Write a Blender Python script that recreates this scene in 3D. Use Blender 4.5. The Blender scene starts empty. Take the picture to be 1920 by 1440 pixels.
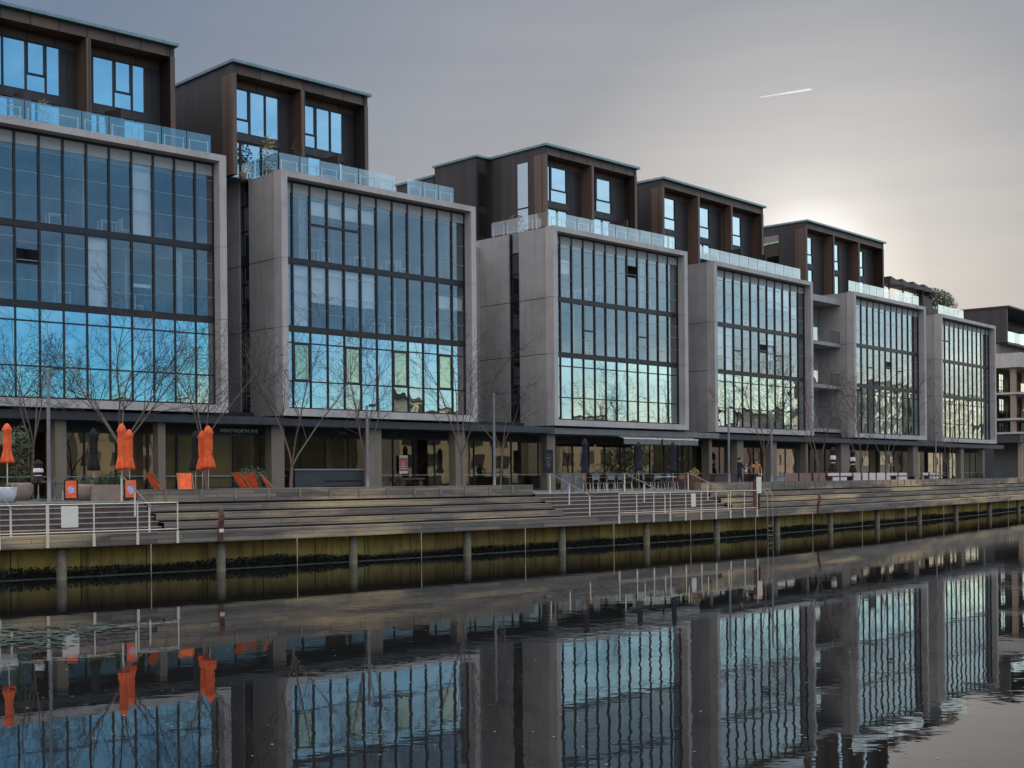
import bpy, math, random
from mathutils import Vector, Matrix
random.seed(7)
R = math.radians
C = bpy.context.scene.collection
F = 2405.0            # focal length in photo pixels
HC = 3.2              # camera height above the water
ROLL = R(0.507)
PX, PY = 960.0, 899.5  # optical axis in photo pixels
DECK = 2.55

# ------------------------------------------------------------------ camera maths
def ray(x, y):
    du, dv = x - PX, PY - y
    u = du*math.cos(ROLL) + dv*math.sin(ROLL)
    v = -du*math.sin(ROLL) + dv*math.cos(ROLL)
    return u/F, v/F
def at(x, y, D):
    a, b = ray(x, y)
    return Vector((a*D, D, HC + b*D))
def at_z(x, y, z):
    a, b = ray(x, y)
    D = (z - HC)/b
    return Vector((a*D, D, z))

# ------------------------------------------------------------------ mesh builder
class MB:
    def __init__(s):
        s.v = []; s.f = []; s.m = []; s.uv = {}
    def box(s, x0, x1, y0, y1, z0, z1, m=0, M=None):
        if x1 < x0: x0, x1 = x1, x0
        if y1 < y0: y0, y1 = y1, y0
        b = len(s.v)
        P = [(x0,y0,z0),(x1,y0,z0),(x1,y1,z0),(x0,y1,z0),(x0,y0,z1),(x1,y0,z1),(x1,y1,z1),(x0,y1,z1)]
        for p in P:
            s.v.append(tuple(M @ Vector(p)) if M else p)
        for q in ((0,3,2,1),(4,5,6,7),(0,1,5,4),(1,2,6,5),(2,3,7,6),(3,0,4,7)):
            s.f.append(tuple(b+i for i in q)); s.m.append(m)
        return s
    def quad(s, a, b, c, d, m=0, uv=None):
        k = len(s.v)
        s.v += [tuple(a), tuple(b), tuple(c), tuple(d)]
        if uv: s.uv[len(s.f)] = uv
        s.f.append((k,k+1,k+2,k+3)); s.m.append(m)
    def poly(s, pts, m=0):
        k = len(s.v); s.v += [tuple(p) for p in pts]
        s.f.append(tuple(range(k, k+len(pts)))); s.m.append(m)
    def prism(s, pts, ax, d, m=0):
        """pts closed outline of 3D points, extruded by vector d"""
        k = len(s.v); n = len(pts); d = Vector(d)
        s.v += [tuple(p) for p in pts] + [tuple(Vector(p)+d) for p in pts]
        s.f.append(tuple(range(k+n-1, k-1, -1))); s.m.append(m)
        s.f.append(tuple(range(k+n, k+2*n))); s.m.append(m)
        for i in range(n):
            j = (i+1) % n
            s.f.append((k+i, k+j, k+n+j, k+n+i)); s.m.append(m)
    def tube(s, pts, rad, n=6, m=0, cap=True):
        pts = [Vector(p) for p in pts]
        if not isinstance(rad, (list, tuple)): rad = [rad]*len(pts)
        k = len(s.v); N = len(pts); prev = None
        for i, p in enumerate(pts):
            t = (pts[min(i+1, N-1)] - pts[max(i-1, 0)])
            if t.length < 1e-9: t = Vector((0,0,1))
            t.normalize()
            if prev is None:
                a = Vector((0,0,1)) if abs(t.z) < .9 else Vector((1,0,0))
                prev = t.cross(a).normalized()
            e = (prev - t*prev.dot(t))
            e = e.normalized() if e.length > 1e-6 else t.orthogonal().normalized()
            prev = e; g = t.cross(e)
            for q in range(n):
                A = 2*math.pi*q/n
                s.v.append(tuple(p + (e*math.cos(A) + g*math.sin(A))*rad[i]))
        for i in range(N-1):
            for q in range(n):
                q2 = (q+1) % n
                s.f.append((k+i*n+q, k+i*n+q2, k+(i+1)*n+q2, k+(i+1)*n+q)); s.m.append(m)
        if cap:
            s.f.append(tuple(k+q for q in range(n-1, -1, -1))); s.m.append(m)
            s.f.append(tuple(k+(N-1)*n+q for q in range(n))); s.m.append(m)
        return s
    def lathe(s, prof, n=16, c=(0,0,0), m=0, fold=0, nf=8):
        k = len(s.v); N = len(prof)
        for i, pr in enumerate(prof):
            r, z = pr[0], pr[1]; fo = pr[2] if len(pr) > 2 else fold
            for q in range(n):
                A = 2*math.pi*q/n
                rr = r*(1 + fo*math.cos(nf*A))
                s.v.append((c[0]+rr*math.cos(A), c[1]+rr*math.sin(A), c[2]+z))
        for i in range(N-1):
            for q in range(n):
                q2 = (q+1) % n
                s.f.append((k+i*n+q, k+i*n+q2, k+(i+1)*n+q2, k+(i+1)*n+q)); s.m.append(m)
        s.f.append(tuple(k+q for q in range(n-1, -1, -1))); s.m.append(m)
        s.f.append(tuple(k+(N-1)*n+q for q in range(n))); s.m.append(m)
        return s
    def mesh(s, name, mats, smooth=False):
        me = bpy.data.meshes.new(name)
        me.from_pydata(s.v, [], s.f)
        if not isinstance(mats, (list, tuple)): mats = [mats]
        for a in mats: me.materials.append(a)
        for p, mi in zip(me.polygons, s.m):
            p.material_index = mi; p.use_smooth = smooth
        if s.uv:
            L = me.uv_layers.new(name='UVMap')
            for fi, co in s.uv.items():
                for li, c in zip(me.polygons[fi].loop_indices, co):
                    L.data[li].uv = c
        me.update()
        return me
    def build(s, name, mats, parent=None, smooth=False, loc=None):
        return link(name, s.mesh(name, mats, smooth), parent, loc)
def link(name, me, parent=None, loc=None):
    o = bpy.data.objects.new(name, me); C.objects.link(o)
    if parent: o.parent = parent
    if loc is not None: o.location = loc
    return o
def tag(o, label=None, cat=None, group=None, kind=None):
    if label: o['label'] = label
    if cat: o['category'] = cat
    if group: o['group'] = group
    if kind: o['kind'] = kind
    return o
def empty(name, loc, rz=0, label=None, cat=None, group=None):
    o = bpy.data.objects.new(name, None); C.objects.link(o)
    o.empty_display_size = .3
    o.location = loc; o.rotation_euler = (0,0,rz)
    return tag(o, label, cat, group)
def copy_tree(o, parent=None):
    c = o.copy(); C.objects.link(c)
    if parent: c.parent = parent
    for ch in [q for q in C.objects if q.parent == o]:
        copy_tree(ch, c)
    return c

# ------------------------------------------------------------------ materials
def nm(name):
    m = bpy.data.materials.new(name); m.use_nodes = True
    nt = m.node_tree
    return m, nt, nt.nodes['Principled BSDF'], nt.nodes['Material Output']
def nd(nt, t, **kw):
    n = nt.nodes.new(t)
    for k, v in kw.items():
        if k.startswith('i_'): n.inputs[k[2:].replace('_',' ')].default_value = v
        else: setattr(n, k, v)
    return n
def ramp(nt, fac, stops):
    r = nt.nodes.new('ShaderNodeValToRGB'); e = r.color_ramp.elements
    e[0].position, e[0].color = stops[0][0], (*stops[0][1], 1)
    e[1].position, e[1].color = stops[-1][0], (*stops[-1][1], 1)
    for p, c in stops[1:-1]:
        q = e.new(p); q.color = (*c, 1)
    if fac is not None: nt.links.new(fac, r.inputs['Fac'])
    return r
def mix(nt, a, b, fac, blend='MIX'):
    n = nt.nodes.new('ShaderNodeMix'); n.data_type = 'RGBA'; n.blend_type = blend
    for s, v in ((6, a), (7, b), (0, fac)):
        if hasattr(v, 'is_output'): nt.links.new(v, n.inputs[s])
        elif isinstance(v, (tuple, list)): n.inputs[s].default_value = (*v, 1) if len(v) == 3 else v
        else: n.inputs[s].default_value = v
    return n.outputs[2]
def coords(nt, scale=(1,1,1), kind='Object'):
    t = nt.nodes.new('ShaderNodeTexCoord'); mp = nt.nodes.new('ShaderNodeMapping')
    mp.inputs['Scale'].default_value = scale
    nt.links.new(t.outputs[kind], mp.inputs['Vector'])
    return mp.outputs[0]
def noise(nt, vec, scale, detail=4, rough=.55):
    n = nd(nt, 'ShaderNodeTexNoise'); n.inputs['Scale'].default_value = scale
    n.inputs['Detail'].default_value = detail; n.inputs['Roughness'].default_value = rough
    nt.links.new(vec, n.inputs['Vector'])
    return n.outputs['Fac']
def simple(name, col, rough=.6, metal=0, var=.25, scale=3.0, bump=0, spec=.5):
    m, nt, p, o = nm(name)
    v = coords(nt)
    f = noise(nt, v, scale)
    lo = tuple(c*(1-var) for c in col); hi = tuple(min(1, c*(1+var)) for c in col)
    r = ramp(nt, f, [(.3, lo), (.7, hi)])
    nt.links.new(r.outputs[0], p.inputs['Base Color'])
    p.inputs['Roughness'].default_value = rough; p.inputs['Metallic'].default_value = metal
    p.inputs['Specular IOR Level'].default_value = spec
    if bump:
        b = nd(nt, 'ShaderNodeBump'); b.inputs['Strength'].default_value = bump; b.inputs['Distance'].default_value = .02
        f2 = noise(nt, v, scale*6)
        nt.links.new(f2, b.inputs['Height']); nt.links.new(b.outputs[0], p.inputs['Normal'])
    return m
def concrete(name, col, dark=.80):
    m, nt, p, o = nm(name)
    v = coords(nt)
    f1 = noise(nt, v, .45, 6, .6)
    vs = coords(nt, (2.2, 2.2, .12))
    f2 = noise(nt, vs, 1.6, 5, .6)
    f3 = noise(nt, v, 9, 4, .7)
    a = ramp(nt, f1, [(.32, tuple(c*dark for c in col)), (.5, col), (.7, tuple(min(1,c*1.10) for c in col))]).outputs[0]
    s = ramp(nt, f2, [(.33, (.82,.81,.81)), (.52, (1,1,1)), (.75, (1.0,.99,.97))]).outputs[0]
    g = ramp(nt, f3, [(.3, (.9,.9,.9)), (.7, (1.0,1.0,1.0))]).outputs[0]
    c = mix(nt, a, s, .8, 'MULTIPLY'); c = mix(nt, c, g, .8, 'MULTIPLY')
    nt.links.new(c, p.inputs['Base Color']); p.inputs['Roughness'].default_value = .75
    p.inputs['Specular IOR Level'].default_value = .3
    b = nd(nt, 'ShaderNodeBump'); b.inputs['Strength'].default_value = .15; b.inputs['Distance'].default_value = .01
    nt.links.new(f3, b.inputs['Height']); nt.links.new(b.outputs[0], p.inputs['Normal'])
    return m
def glass(name, base, ior, tint, rcol=(.95,.97,1), wob=.012, bump=.0):
    """coated window glass: see-through, mirror part grows towards grazing angles"""
    m, nt, p, o = nm(name); nt.nodes.remove(p)
    geo = nd(nt, 'ShaderNodeNewGeometry'); oi = nd(nt, 'ShaderNodeObjectInfo')
    wn = nd(nt, 'ShaderNodeTexWhiteNoise', noise_dimensions='1D')
    nt.links.new(oi.outputs['Random'], wn.inputs['W'])
    sub = nd(nt, 'ShaderNodeVectorMath', operation='SUBTRACT'); sub.inputs[1].default_value = (.5,.5,.5)
    nt.links.new(wn.outputs['Color'], sub.inputs[0])
    sc = nd(nt, 'ShaderNodeVectorMath', operation='SCALE'); sc.inputs['Scale'].default_value = wob
    nt.links.new(sub.outputs[0], sc.inputs[0])
    v = coords(nt)
    nz = nd(nt, 'ShaderNodeTexNoise'); nz.inputs['Scale'].default_value = .9; nz.inputs['Detail'].default_value = 1
    nt.links.new(v, nz.inputs['Vector'])
    s2 = nd(nt, 'ShaderNodeVectorMath', operation='SUBTRACT'); s2.inputs[1].default_value = (.5,.5,.5)
    nt.links.new(nz.outputs['Color'], s2.inputs[0])
    s3 = nd(nt, 'ShaderNodeVectorMath', operation='SCALE'); s3.inputs['Scale'].default_value = wob*1.2
    nt.links.new(s2.outputs[0], s3.inputs[0])
    ad = nd(nt, 'ShaderNodeVectorMath', operation='ADD'); nt.links.new(geo.outputs['Normal'], ad.inputs[0]); nt.links.new(sc.outputs[0], ad.inputs[1])
    ad2 = nd(nt, 'ShaderNodeVectorMath', operation='ADD'); nt.links.new(ad.outputs[0], ad2.inputs[0]); nt.links.new(s3.outputs[0], ad2.inputs[1])
    no = nd(nt, 'ShaderNodeVectorMath', operation='NORMALIZE'); nt.links.new(ad2.outputs[0], no.inputs[0])
    fr = nd(nt, 'ShaderNodeLayerWeight'); fr.inputs['Blend'].default_value = .5
    pw_ = nd(nt, 'ShaderNodeMath', operation='POWER'); pw_.inputs[1].default_value = 2.2; nt.links.new(fr.outputs['Facing'], pw_.inputs[0])
    f0 = min(.95, base+((ior-1)/(ior+1))**2)
    ma = nd(nt, 'ShaderNodeMath', operation='MULTIPLY_ADD', use_clamp=True); ma.inputs[1].default_value = 1-f0; ma.inputs[2].default_value = f0
    nt.links.new(pw_.outputs[0], ma.inputs[0])
    tr = nd(nt, 'ShaderNodeBsdfTransparent'); tr.inputs[0].default_value = (*tint, 1)
    gl = nd(nt, 'ShaderNodeBsdfGlossy'); gl.inputs['Color'].default_value = (*rcol, 1); gl.inputs['Roughness'].default_value = 0.0
    nt.links.new(no.outputs[0], gl.inputs['Normal'])
    mx = nd(nt, 'ShaderNodeMixShader')
    nt.links.new(ma.outputs[0], mx.inputs[0]); nt.links.new(tr.outputs[0], mx.inputs[1]); nt.links.new(gl.outputs[0], mx.inputs[2])
    nt.links.new(mx.outputs[0], o.inputs['Surface'])
    return m
def cladding(name, col, per):
    """standing-seam dark cladding with fine vertical joints"""
    m, nt, p, o = nm(name)
    v = coords(nt)
    t = nd(nt, 'ShaderNodeTexCoord'); sx = nd(nt, 'ShaderNodeSeparateXYZ'); nt.links.new(t.outputs['Object'], sx.inputs[0])
    a = nd(nt, 'ShaderNodeMath', operation='ADD'); nt.links.new(sx.outputs[0], a.inputs[0]); nt.links.new(sx.outputs[1], a.inputs[1])
    d = nd(nt, 'ShaderNodeMath', operation='DIVIDE'); d.inputs[1].default_value = per; nt.links.new(a.outputs[0], d.inputs[0])
    fr = nd(nt, 'ShaderNodeMath', operation='FRACT'); nt.links.new(d.outputs[0], fr.inputs[0])
    lt = nd(nt, 'ShaderNodeMath', operation='LESS_THAN'); lt.inputs[1].default_value = .07; nt.links.new(fr.outputs[0], lt.inputs[0])
    fl = nd(nt, 'ShaderNodeMath', operation='FLOOR'); nt.links.new(d.outputs[0], fl.inputs[0])
    wn = nd(nt, 'ShaderNodeTexWhiteNoise', noise_dimensions='1D'); nt.links.new(fl.outputs[0], wn.inputs['W'])
    base = ramp(nt, wn.outputs['Value'], [(0, tuple(c*.8 for c in col)), (1, tuple(c*1.25 for c in col))]).outputs[0]
    f = noise(nt, coords(nt, (1,1,.3)), 1.2, 5)
    g = ramp(nt, f, [(.3, (.75,.75,.75)), (.7, (1,1,1))]).outputs[0]
    c = mix(nt, base, g, 1.0, 'MULTIPLY')
    c = mix(nt, c, tuple(x*.35 for x in col), lt.outputs[0])
    nt.links.new(c, p.inputs['Base Color']); p.inputs['Roughness'].default_value = .55
    return m
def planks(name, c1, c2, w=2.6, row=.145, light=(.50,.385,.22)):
    m, nt, p, o = nm(name)
    uv = nd(nt, 'ShaderNodeTexCoord').outputs['UV']
    br = nd(nt, 'ShaderNodeTexBrick'); br.offset = .37; br.squash = 1
    br.inputs['Scale'].default_value = 1; br.inputs['Brick Width'].default_value = w; br.inputs['Row Height'].default_value = row
    br.inputs['Mortar Size'].default_value = .006; br.inputs['Bias'].default_value = -.1
    br.inputs['Color1'].default_value = (*c1, 1); br.inputs['Color2'].default_value = (*c2, 1)
    br.inputs['Mortar'].default_value = (.02,.018,.016, 1)
    nt.links.new(uv, br.inputs['Vector'])
    mp = nd(nt, 'ShaderNodeMapping'); mp.inputs['Scale'].default_value = (.35, 3.0, 1); nt.links.new(uv, mp.inputs[0])
    f = noise(nt, mp.outputs[0], 1.0, 6, .65)
    g = ramp(nt, f, [(.3, (.5,.5,.52)), (.5, (.95,.95,.95)), (.72, (1,1,1))]).outputs[0]
    c = mix(nt, br.outputs['Color'], g, 1.0, 'MULTIPLY')
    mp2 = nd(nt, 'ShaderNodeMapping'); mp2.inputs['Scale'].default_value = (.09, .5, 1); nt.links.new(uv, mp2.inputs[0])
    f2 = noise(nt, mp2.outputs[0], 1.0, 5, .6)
    k = ramp(nt, f2, [(.50, (0,0,0)), (.62, (.85,.85,.85))]).outputs[0]  # golden light on the boards, painted in as pale patches
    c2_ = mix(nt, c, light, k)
    mo = mix(nt, c2_, (.02,.018,.016), br.outputs['Fac'])
    nt.links.new(mo, p.inputs['Base Color']); p.inputs['Roughness'].default_value = .7
    p.inputs['Specular IOR Level'].default_value = .3
    b = nd(nt, 'ShaderNodeBump'); b.inputs['Strength'].default_value = .3; b.inputs['Distance'].default_value = .01
    nt.links.new(f, b.inputs['Height']); nt.links.new(b.outputs[0], p.inputs['Normal'])
    return m

M = {}
M['conc'] = concrete('board_marked_concrete', (.375,.365,.362))
M['conc_lt'] = concrete('pale_frame_concrete', (.48,.455,.445), .8)
M['conc_dk'] = concrete('soffit_concrete', (.2,.185,.18))
M['joint'] = simple('joint_shadow_gap', (.03,.03,.032), .8)
M['mull'] = simple('dark_window_metal', (.022,.023,.026), .45, .3, .2)
M['sash'] = simple('pale_sash_edge', (.30,.36,.38), .5, .2, .1)
M['glass_up'] = glass('clear_coated_glass', .07, 1.8, (.72,.78,.82), (.80,.92,1))
M['glass_lo'] = glass('mirror_coated_glass', .46, 1.8, (.40,.48,.52), (.76,.96,1), .022)
M['glass_gr'] = glass('greenish_vent_glass', .38, 1.8, (.3,.36,.3), (.95,.98,.72))
M['glass_ph'] = glass('blue_penthouse_glass', .48, 1.8, (.25,.32,.36), (.8,.95,1))
M['glass_shop'] = glass('shop_window_glass', .035, 1.6, (.66,.66,.60), (.95,.95,.9), .004)
M['glass_slot'] = glass('dark_slot_glass', .08, 1.45, (.16,.2,.22))
M['glass_bal'] = glass('balustrade_glass', .16, 1.6, (.66,.78,.80), (.95,1,1), .03)
M['glass_frost'] = glass('frosted_balcony_glass', .22, 1.6, (.75,.76,.74), (1,1,.97), .03)
M['white'] = simple('white_painted_metal', (.74,.75,.76), .45, 0, .06)
M['ceiling_strip'] = simple('pale_ceiling_strip', (.42,.40,.38), .6, 0, .1)
M['tanblind'] = simple('tan_shop_blind', (.30,.215,.12), .85, 0, .2, .8)
M['blind'] = simple('white_roller_blind', (.84,.85,.86), .8, 0, .05)
M['curtain'] = simple('grey_curtain', (.42,.45,.48), .9, 0, .2, 6)
M['ceil'] = simple('white_ceiling', (.62,.62,.62), .85, 0, .05)
M['inwall'] = simple('interior_wall', (.34,.35,.36), .85, 0, .5, .5)
M['inshop'] = simple('shop_interior', (.15,.11,.068), .85, 0, .35, .25)
M['clad'] = cladding('dark_bronze_cladding', (.038,.032,.033), .42)
M['brown'] = cladding('brown_reveal_panel', (.125,.078,.058), 1.3)
M['roofedge'] = simple('teal_roof_flashing', (.16,.25,.27), .4, .4, .15)
M['fascia'] = simple('dark_canopy_metal', (.045,.047,.055), .5, .2, .2)
M['fascia_g'] = simple('grey_awning_metal', (.17,.17,.165), .55, .1, .2)
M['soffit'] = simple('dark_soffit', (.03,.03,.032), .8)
M['tanc'] = concrete('tan_column_concrete', (.215,.18,.145))
M['steel'] = simple('brushed_stainless_steel', (.80,.69,.55), .4, .3, .12, 20)
M['galv'] = simple('galvanised_pole_steel', (.20,.20,.215), .45, .4, .15, 8)
M['rust'] = simple('rusty_weathering_steel', (.115,.045,.030), .85, 0, .5, 6, .3)
M['orange'] = simple('orange_canvas', (.84,.13,.035), .8, 0, .24, 5)
M['pink'] = simple('pink_canvas', (.80,.42,.38), .85, 0, .15, 6)
M['navy'] = simple('navy_canvas', (.010,.012,.030), .8, 0, .2, 6)
M['black'] = simple('black_canvas', (.010,.010,.011), .8, 0, .2, 6)
M['maroon'] = simple('maroon_canvas', (.03,.010,.012), .8, 0, .2, 6)
M['wood'] = simple('varnished_timber', (.28,.15,.07), .55, 0, .3, 12)
M['pot'] = simple('terracotta_planter', (.33,.25,.21), .8, 0, .2)
M['potw'] = simple('white_planter', (.6,.62,.66), .6, 0, .1)
M['leaf'] = simple('dark_green_leaf', (.045,.075,.028), .6, 0, .5, 5)
M['leaf_y'] = simple('dry_yellow_leaf', (.30,.24,.08), .7, 0, .4, 5)
M['bark'] = simple('pale_grey_bark', (.15,.115,.09), .85, 0, .35, 14, .3)
M['twig'] = simple('dark_twig_bark', (.055,.040,.038), .85, 0, .25, 14)
M['timber_pile'] = simple('weathered_grey_green_timber', (.165,.145,.10), .85, 0, .35, 5, .3)
M['skin'] = simple('skin', (.52,.32,.24), .6, 0, .06)
M['hair'] = simple('black_hair', (.012,.010,.010), .6, 0, .2)
M['coat'] = simple('dark_navy_coat', (.018,.028,.036), .85, 0, .2)
M['jean'] = simple('dark_trousers', (.020,.020,.024), .85, 0, .2)
M['tan'] = simple('tan_brown_jacket', (.34,.175,.07), .8, 0, .18)
M['sign_w'] = simple('white_sign_board', (.80,.74,.66), .6, 0, .05)
M['poster_r'] = simple('red_poster_print', (.55,.14,.12), .6, 0, .25, 8)
M['violet'] = simple('violet_print', (.45,.38,.62), .6, 0, .3, 9)
M['panel_w'] = simple('pale_pink_windbreak_canvas', (.66,.56,.54), .8, 0, .08)
M['panel_b'] = simple('brown_windbreak_canvas', (.23,.14,.11), .8, 0, .15)
M['chair_s'] = simple('dull_steel_chair', (.20,.22,.22), .5, .3, .2)
M['bench'] = simple('dark_red_bench_timber', (.055,.022,.022), .7, 0, .25, 8)
M['greyb'] = simple('grey_painted_box', (.22,.25,.27), .6, 0, .15)
M['plank'] = planks('weathered_boards_golden_light', (.135,.12,.11), (.27,.225,.185), light=(.56,.42,.24))
M['under'] = simple('recess_shade_board', (.06,.05,.045), .85, 0, .3)
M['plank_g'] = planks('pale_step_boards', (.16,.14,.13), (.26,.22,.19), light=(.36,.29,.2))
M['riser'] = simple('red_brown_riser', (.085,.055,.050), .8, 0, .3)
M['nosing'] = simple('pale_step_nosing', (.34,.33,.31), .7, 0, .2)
M['lily'] = simple('floating_leaf', (.035,.065,.038), .35, 0, .5, 2)

def paving():
    m, nt, p, o = nm('promenade_paving')
    v = coords(nt)
    br = nd(nt, 'ShaderNodeTexBrick'); br.inputs['Scale'].default_value = 1.0
    br.inputs['Brick Width'].default_value = .9; br.inputs['Row Height'].default_value = .45; br.inputs['Mortar Size'].default_value = .01
    br.inputs['Color1'].default_value = (.16,.165,.165,1); br.inputs['Color2'].default_value = (.21,.21,.205,1); br.inputs['Mortar'].default_value = (.06,.06,.06,1)
    nt.links.new(v, br.inputs['Vector'])
    f = noise(nt, v, .4, 6)
    g = ramp(nt, f, [(.3,(.7,.7,.7)),(.7,(1,1,1))]).outputs[0]
    nt.links.new(mix(nt, br.outputs['Color'], g, 1, 'MULTIPLY'), p.inputs['Base Color'])
    p.inputs['Roughness'].default_value = .6
    return m
M['paving'] = paving()
M['ground'] = simple('asphalt_ground', (.06,.06,.06), .9, 0, .2, .3)
M['edge'] = simple('grey_teal_stair_edge', (.20,.245,.24), .6, 0, .12)

def quay_mat():
    m, nt, p, o = nm('stained_quay_wall')
    uv = nd(nt, 'ShaderNodeTexCoord').outputs['UV']
    sx = nd(nt, 'ShaderNodeSeparateXYZ'); nt.links.new(uv, sx.inputs[0])
    br = nd(nt, 'ShaderNodeTexBrick'); br.offset = 0
    br.inputs['Scale'].default_value = 1; br.inputs['Brick Width'].default_value = 2.35; br.inputs['Row Height'].default_value = 5
    br.inputs['Mortar Size'].default_value = .02
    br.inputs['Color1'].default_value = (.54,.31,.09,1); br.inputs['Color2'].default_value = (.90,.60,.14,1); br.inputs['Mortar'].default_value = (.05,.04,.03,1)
    nt.links.new(uv, br.inputs['Vector'])
    mp = nd(nt, 'ShaderNodeMapping'); mp.inputs['Scale'].default_value = (2.2, .35, 1); nt.links.new(uv, mp.inputs[0])
    f = noise(nt, mp.outputs[0], 1.3, 6, .65)
    g = ramp(nt, f, [(.3,(.42,.36,.3)),(.55,(1,1,1)),(.8,(1.0,.95,.8))]).outputs[0]
    c = mix(nt, br.outputs['Color'], g, 1, 'MULTIPLY')
    # algae: clings to the foot of the wall, ragged top edge
    mp2 = nd(nt, 'ShaderNodeMapping'); mp2.inputs['Scale'].default_value = (.16, .05, 1); nt.links.new(uv, mp2.inputs[0])
    big = noise(nt, mp2.outputs[0], 1, 2, .5)
    mp3 = nd(nt, 'ShaderNodeMapping'); mp3.inputs['Scale'].default_value = (4.5, 1, 1); nt.links.new(uv, mp3.inputs[0])
    fine = noise(nt, mp3.outputs[0], 1.4, 5, .7)
    a1 = nd(nt, 'ShaderNodeMath', operation='MULTIPLY_ADD'); a1.inputs[1].default_value = .55; a1.inputs[2].default_value = .40; nt.links.new(big, a1.inputs[0])
    a2 = nd(nt, 'ShaderNodeMath', operation='MULTIPLY_ADD'); a2.inputs[1].default_value = .40; nt.links.new(fine, a2.inputs[0]); nt.links.new(a1.outputs[0], a2.inputs[2])
    df_ = nd(nt, 'ShaderNodeMath', operation='SUBTRACT'); nt.links.new(a2.outputs[0], df_.inputs[0]); nt.links.new(sx.outputs[1], df_.inputs[1])
    lt = nd(nt, 'ShaderNodeMapRange'); lt.interpolation_type = 'SMOOTHSTEP'; lt.inputs['From Min'].default_value = -.16; lt.inputs['From Max'].default_value = .10; nt.links.new(df_.outputs[0], lt.inputs['Value'])
    c = mix(nt, c, (.020,.020,.011), lt.outputs['Result'])
    nt.links.new(c, p.inputs['Base Color']); p.inputs['Roughness'].default_value = .7
    return m
M['quay'] = quay_mat()

def water_mat():
    m, nt, p, o = nm('dark_harbour_water')
    p.inputs['Base Color'].default_value = (.010,.011,.011,1)
    p.inputs['Roughness'].default_value = .015; p.inputs['IOR'].default_value = 1.333
    v = coords(nt)
    f1 = noise(nt, v, 1.6, 2, .5)
    vs = coords(nt, (.8, 1.5, 1)); f2 = noise(nt, vs, 4.2, 2, .5)
    big = noise(nt, v, .06, 2, .5)
    amt = nd(nt, 'ShaderNodeMapRange'); amt.inputs['From Min'].default_value = .38; amt.inputs['From Max'].default_value = .62
    amt.inputs['To Min'].default_value = .35; amt.inputs['To Max'].default_value = 1.5; nt.links.new(big, amt.inputs['Value'])
    a = nd(nt, 'ShaderNodeMath', operation='MULTIPLY_ADD'); a.inputs[1].default_value = .22; nt.links.new(f2, a.inputs[0]); nt.links.new(f1, a.inputs[2])
    mm = nd(nt, 'ShaderNodeMath', operation='MULTIPLY'); nt.links.new(a.outputs[0], mm.inputs[0]); nt.links.new(amt.outputs[0], mm.inputs[1])
    b = nd(nt, 'ShaderNodeBump'); b.inputs['Strength'].default_value = 1.0; b.inputs['Distance'].default_value = .0019
    nt.links.new(mm.outputs[0], b.inputs['Height']); nt.links.new(b.outputs[0], p.inputs['Normal'])
    return m
M['water'] = water_mat()

# ------------------------------------------------------------------ quay curve
CP = [(-47,18.3),(-36.3,25.8),(-26.2,33.1),(-16.25,40.9),(-6.4,48.9),(8.4,63.2),(20.9,78.0),(41.3,106.5),(60.5,136.5),(84,174),(112,219),(150,280)]
CURVE = []
for i in range(1, len(CP)-2):
    p0, p1, p2, p3 = [Vector(CP[i+k]) for k in (-1,0,1,2)]
    for k in range(24):
        t = k/24
        CURVE.append(.5*((2*p1)+(p2-p0)*t+(2*p0-5*p1+4*p2-p3)*t*t+(3*p1-p0-3*p2+p3)*t**3))
for _ in range(40):   # relax to a smooth arc
    CURVE = [CURVE[0]]+[(CURVE[i-1]+2*CURVE[i]+CURVE[i+1])/4 for i in range(1, len(CURVE)-1)]+[CURVE[-1]]
ARC = [0]
for i in range(1, len(CURVE)): ARC.append(ARC[-1]+(CURVE[i]-CURVE[i-1]).length)
def on(a, s=0.0, z=0.0):
    a = max(0, min(ARC[-1]-.01, a))
    lo, hi = 0, len(ARC)-1
    while hi-lo > 1:
        m = (lo+hi)//2
        if ARC[m] <= a: lo = m
        else: hi = m
    t = (a-ARC[lo])/(ARC[hi]-ARC[lo])
    def tan(i):
        i0, i1 = max(0, i-1), min(len(CURVE)-1, i+1)
        return (CURVE[i1]-CURVE[i0]).normalized()
    T = (tan(lo)*(1-t)+tan(hi)*t).normalized()
    P = CURVE[lo]*(1-t)+CURVE[hi]*t
    N = Vector((-T.y, T.x))
    q = P+N*s
    return Vector((q.x, q.y, z))
def ang(a):
    d = on(a+.5)-on(a-.5)
    return math.atan2(d.y, d.x)
def arc_at(x, s=0.0, y=None):
    """arc length whose offset point is seen at photo column x"""
    lo, hi = 0.0, ARC[-1]-1
    yy = (908-.00885*x) if y is None else y
    u = ray(x, yy)[0]
    for _ in range(50):
        m = (lo+hi)/2; p = on(m, s)
        if p.x/p.y < u: lo = m
        else: hi = m
    return (lo+hi)/2
def spot(x, s, z=DECK, y=None):
    return on(arc_at(x, s, y), s, z)

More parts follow.
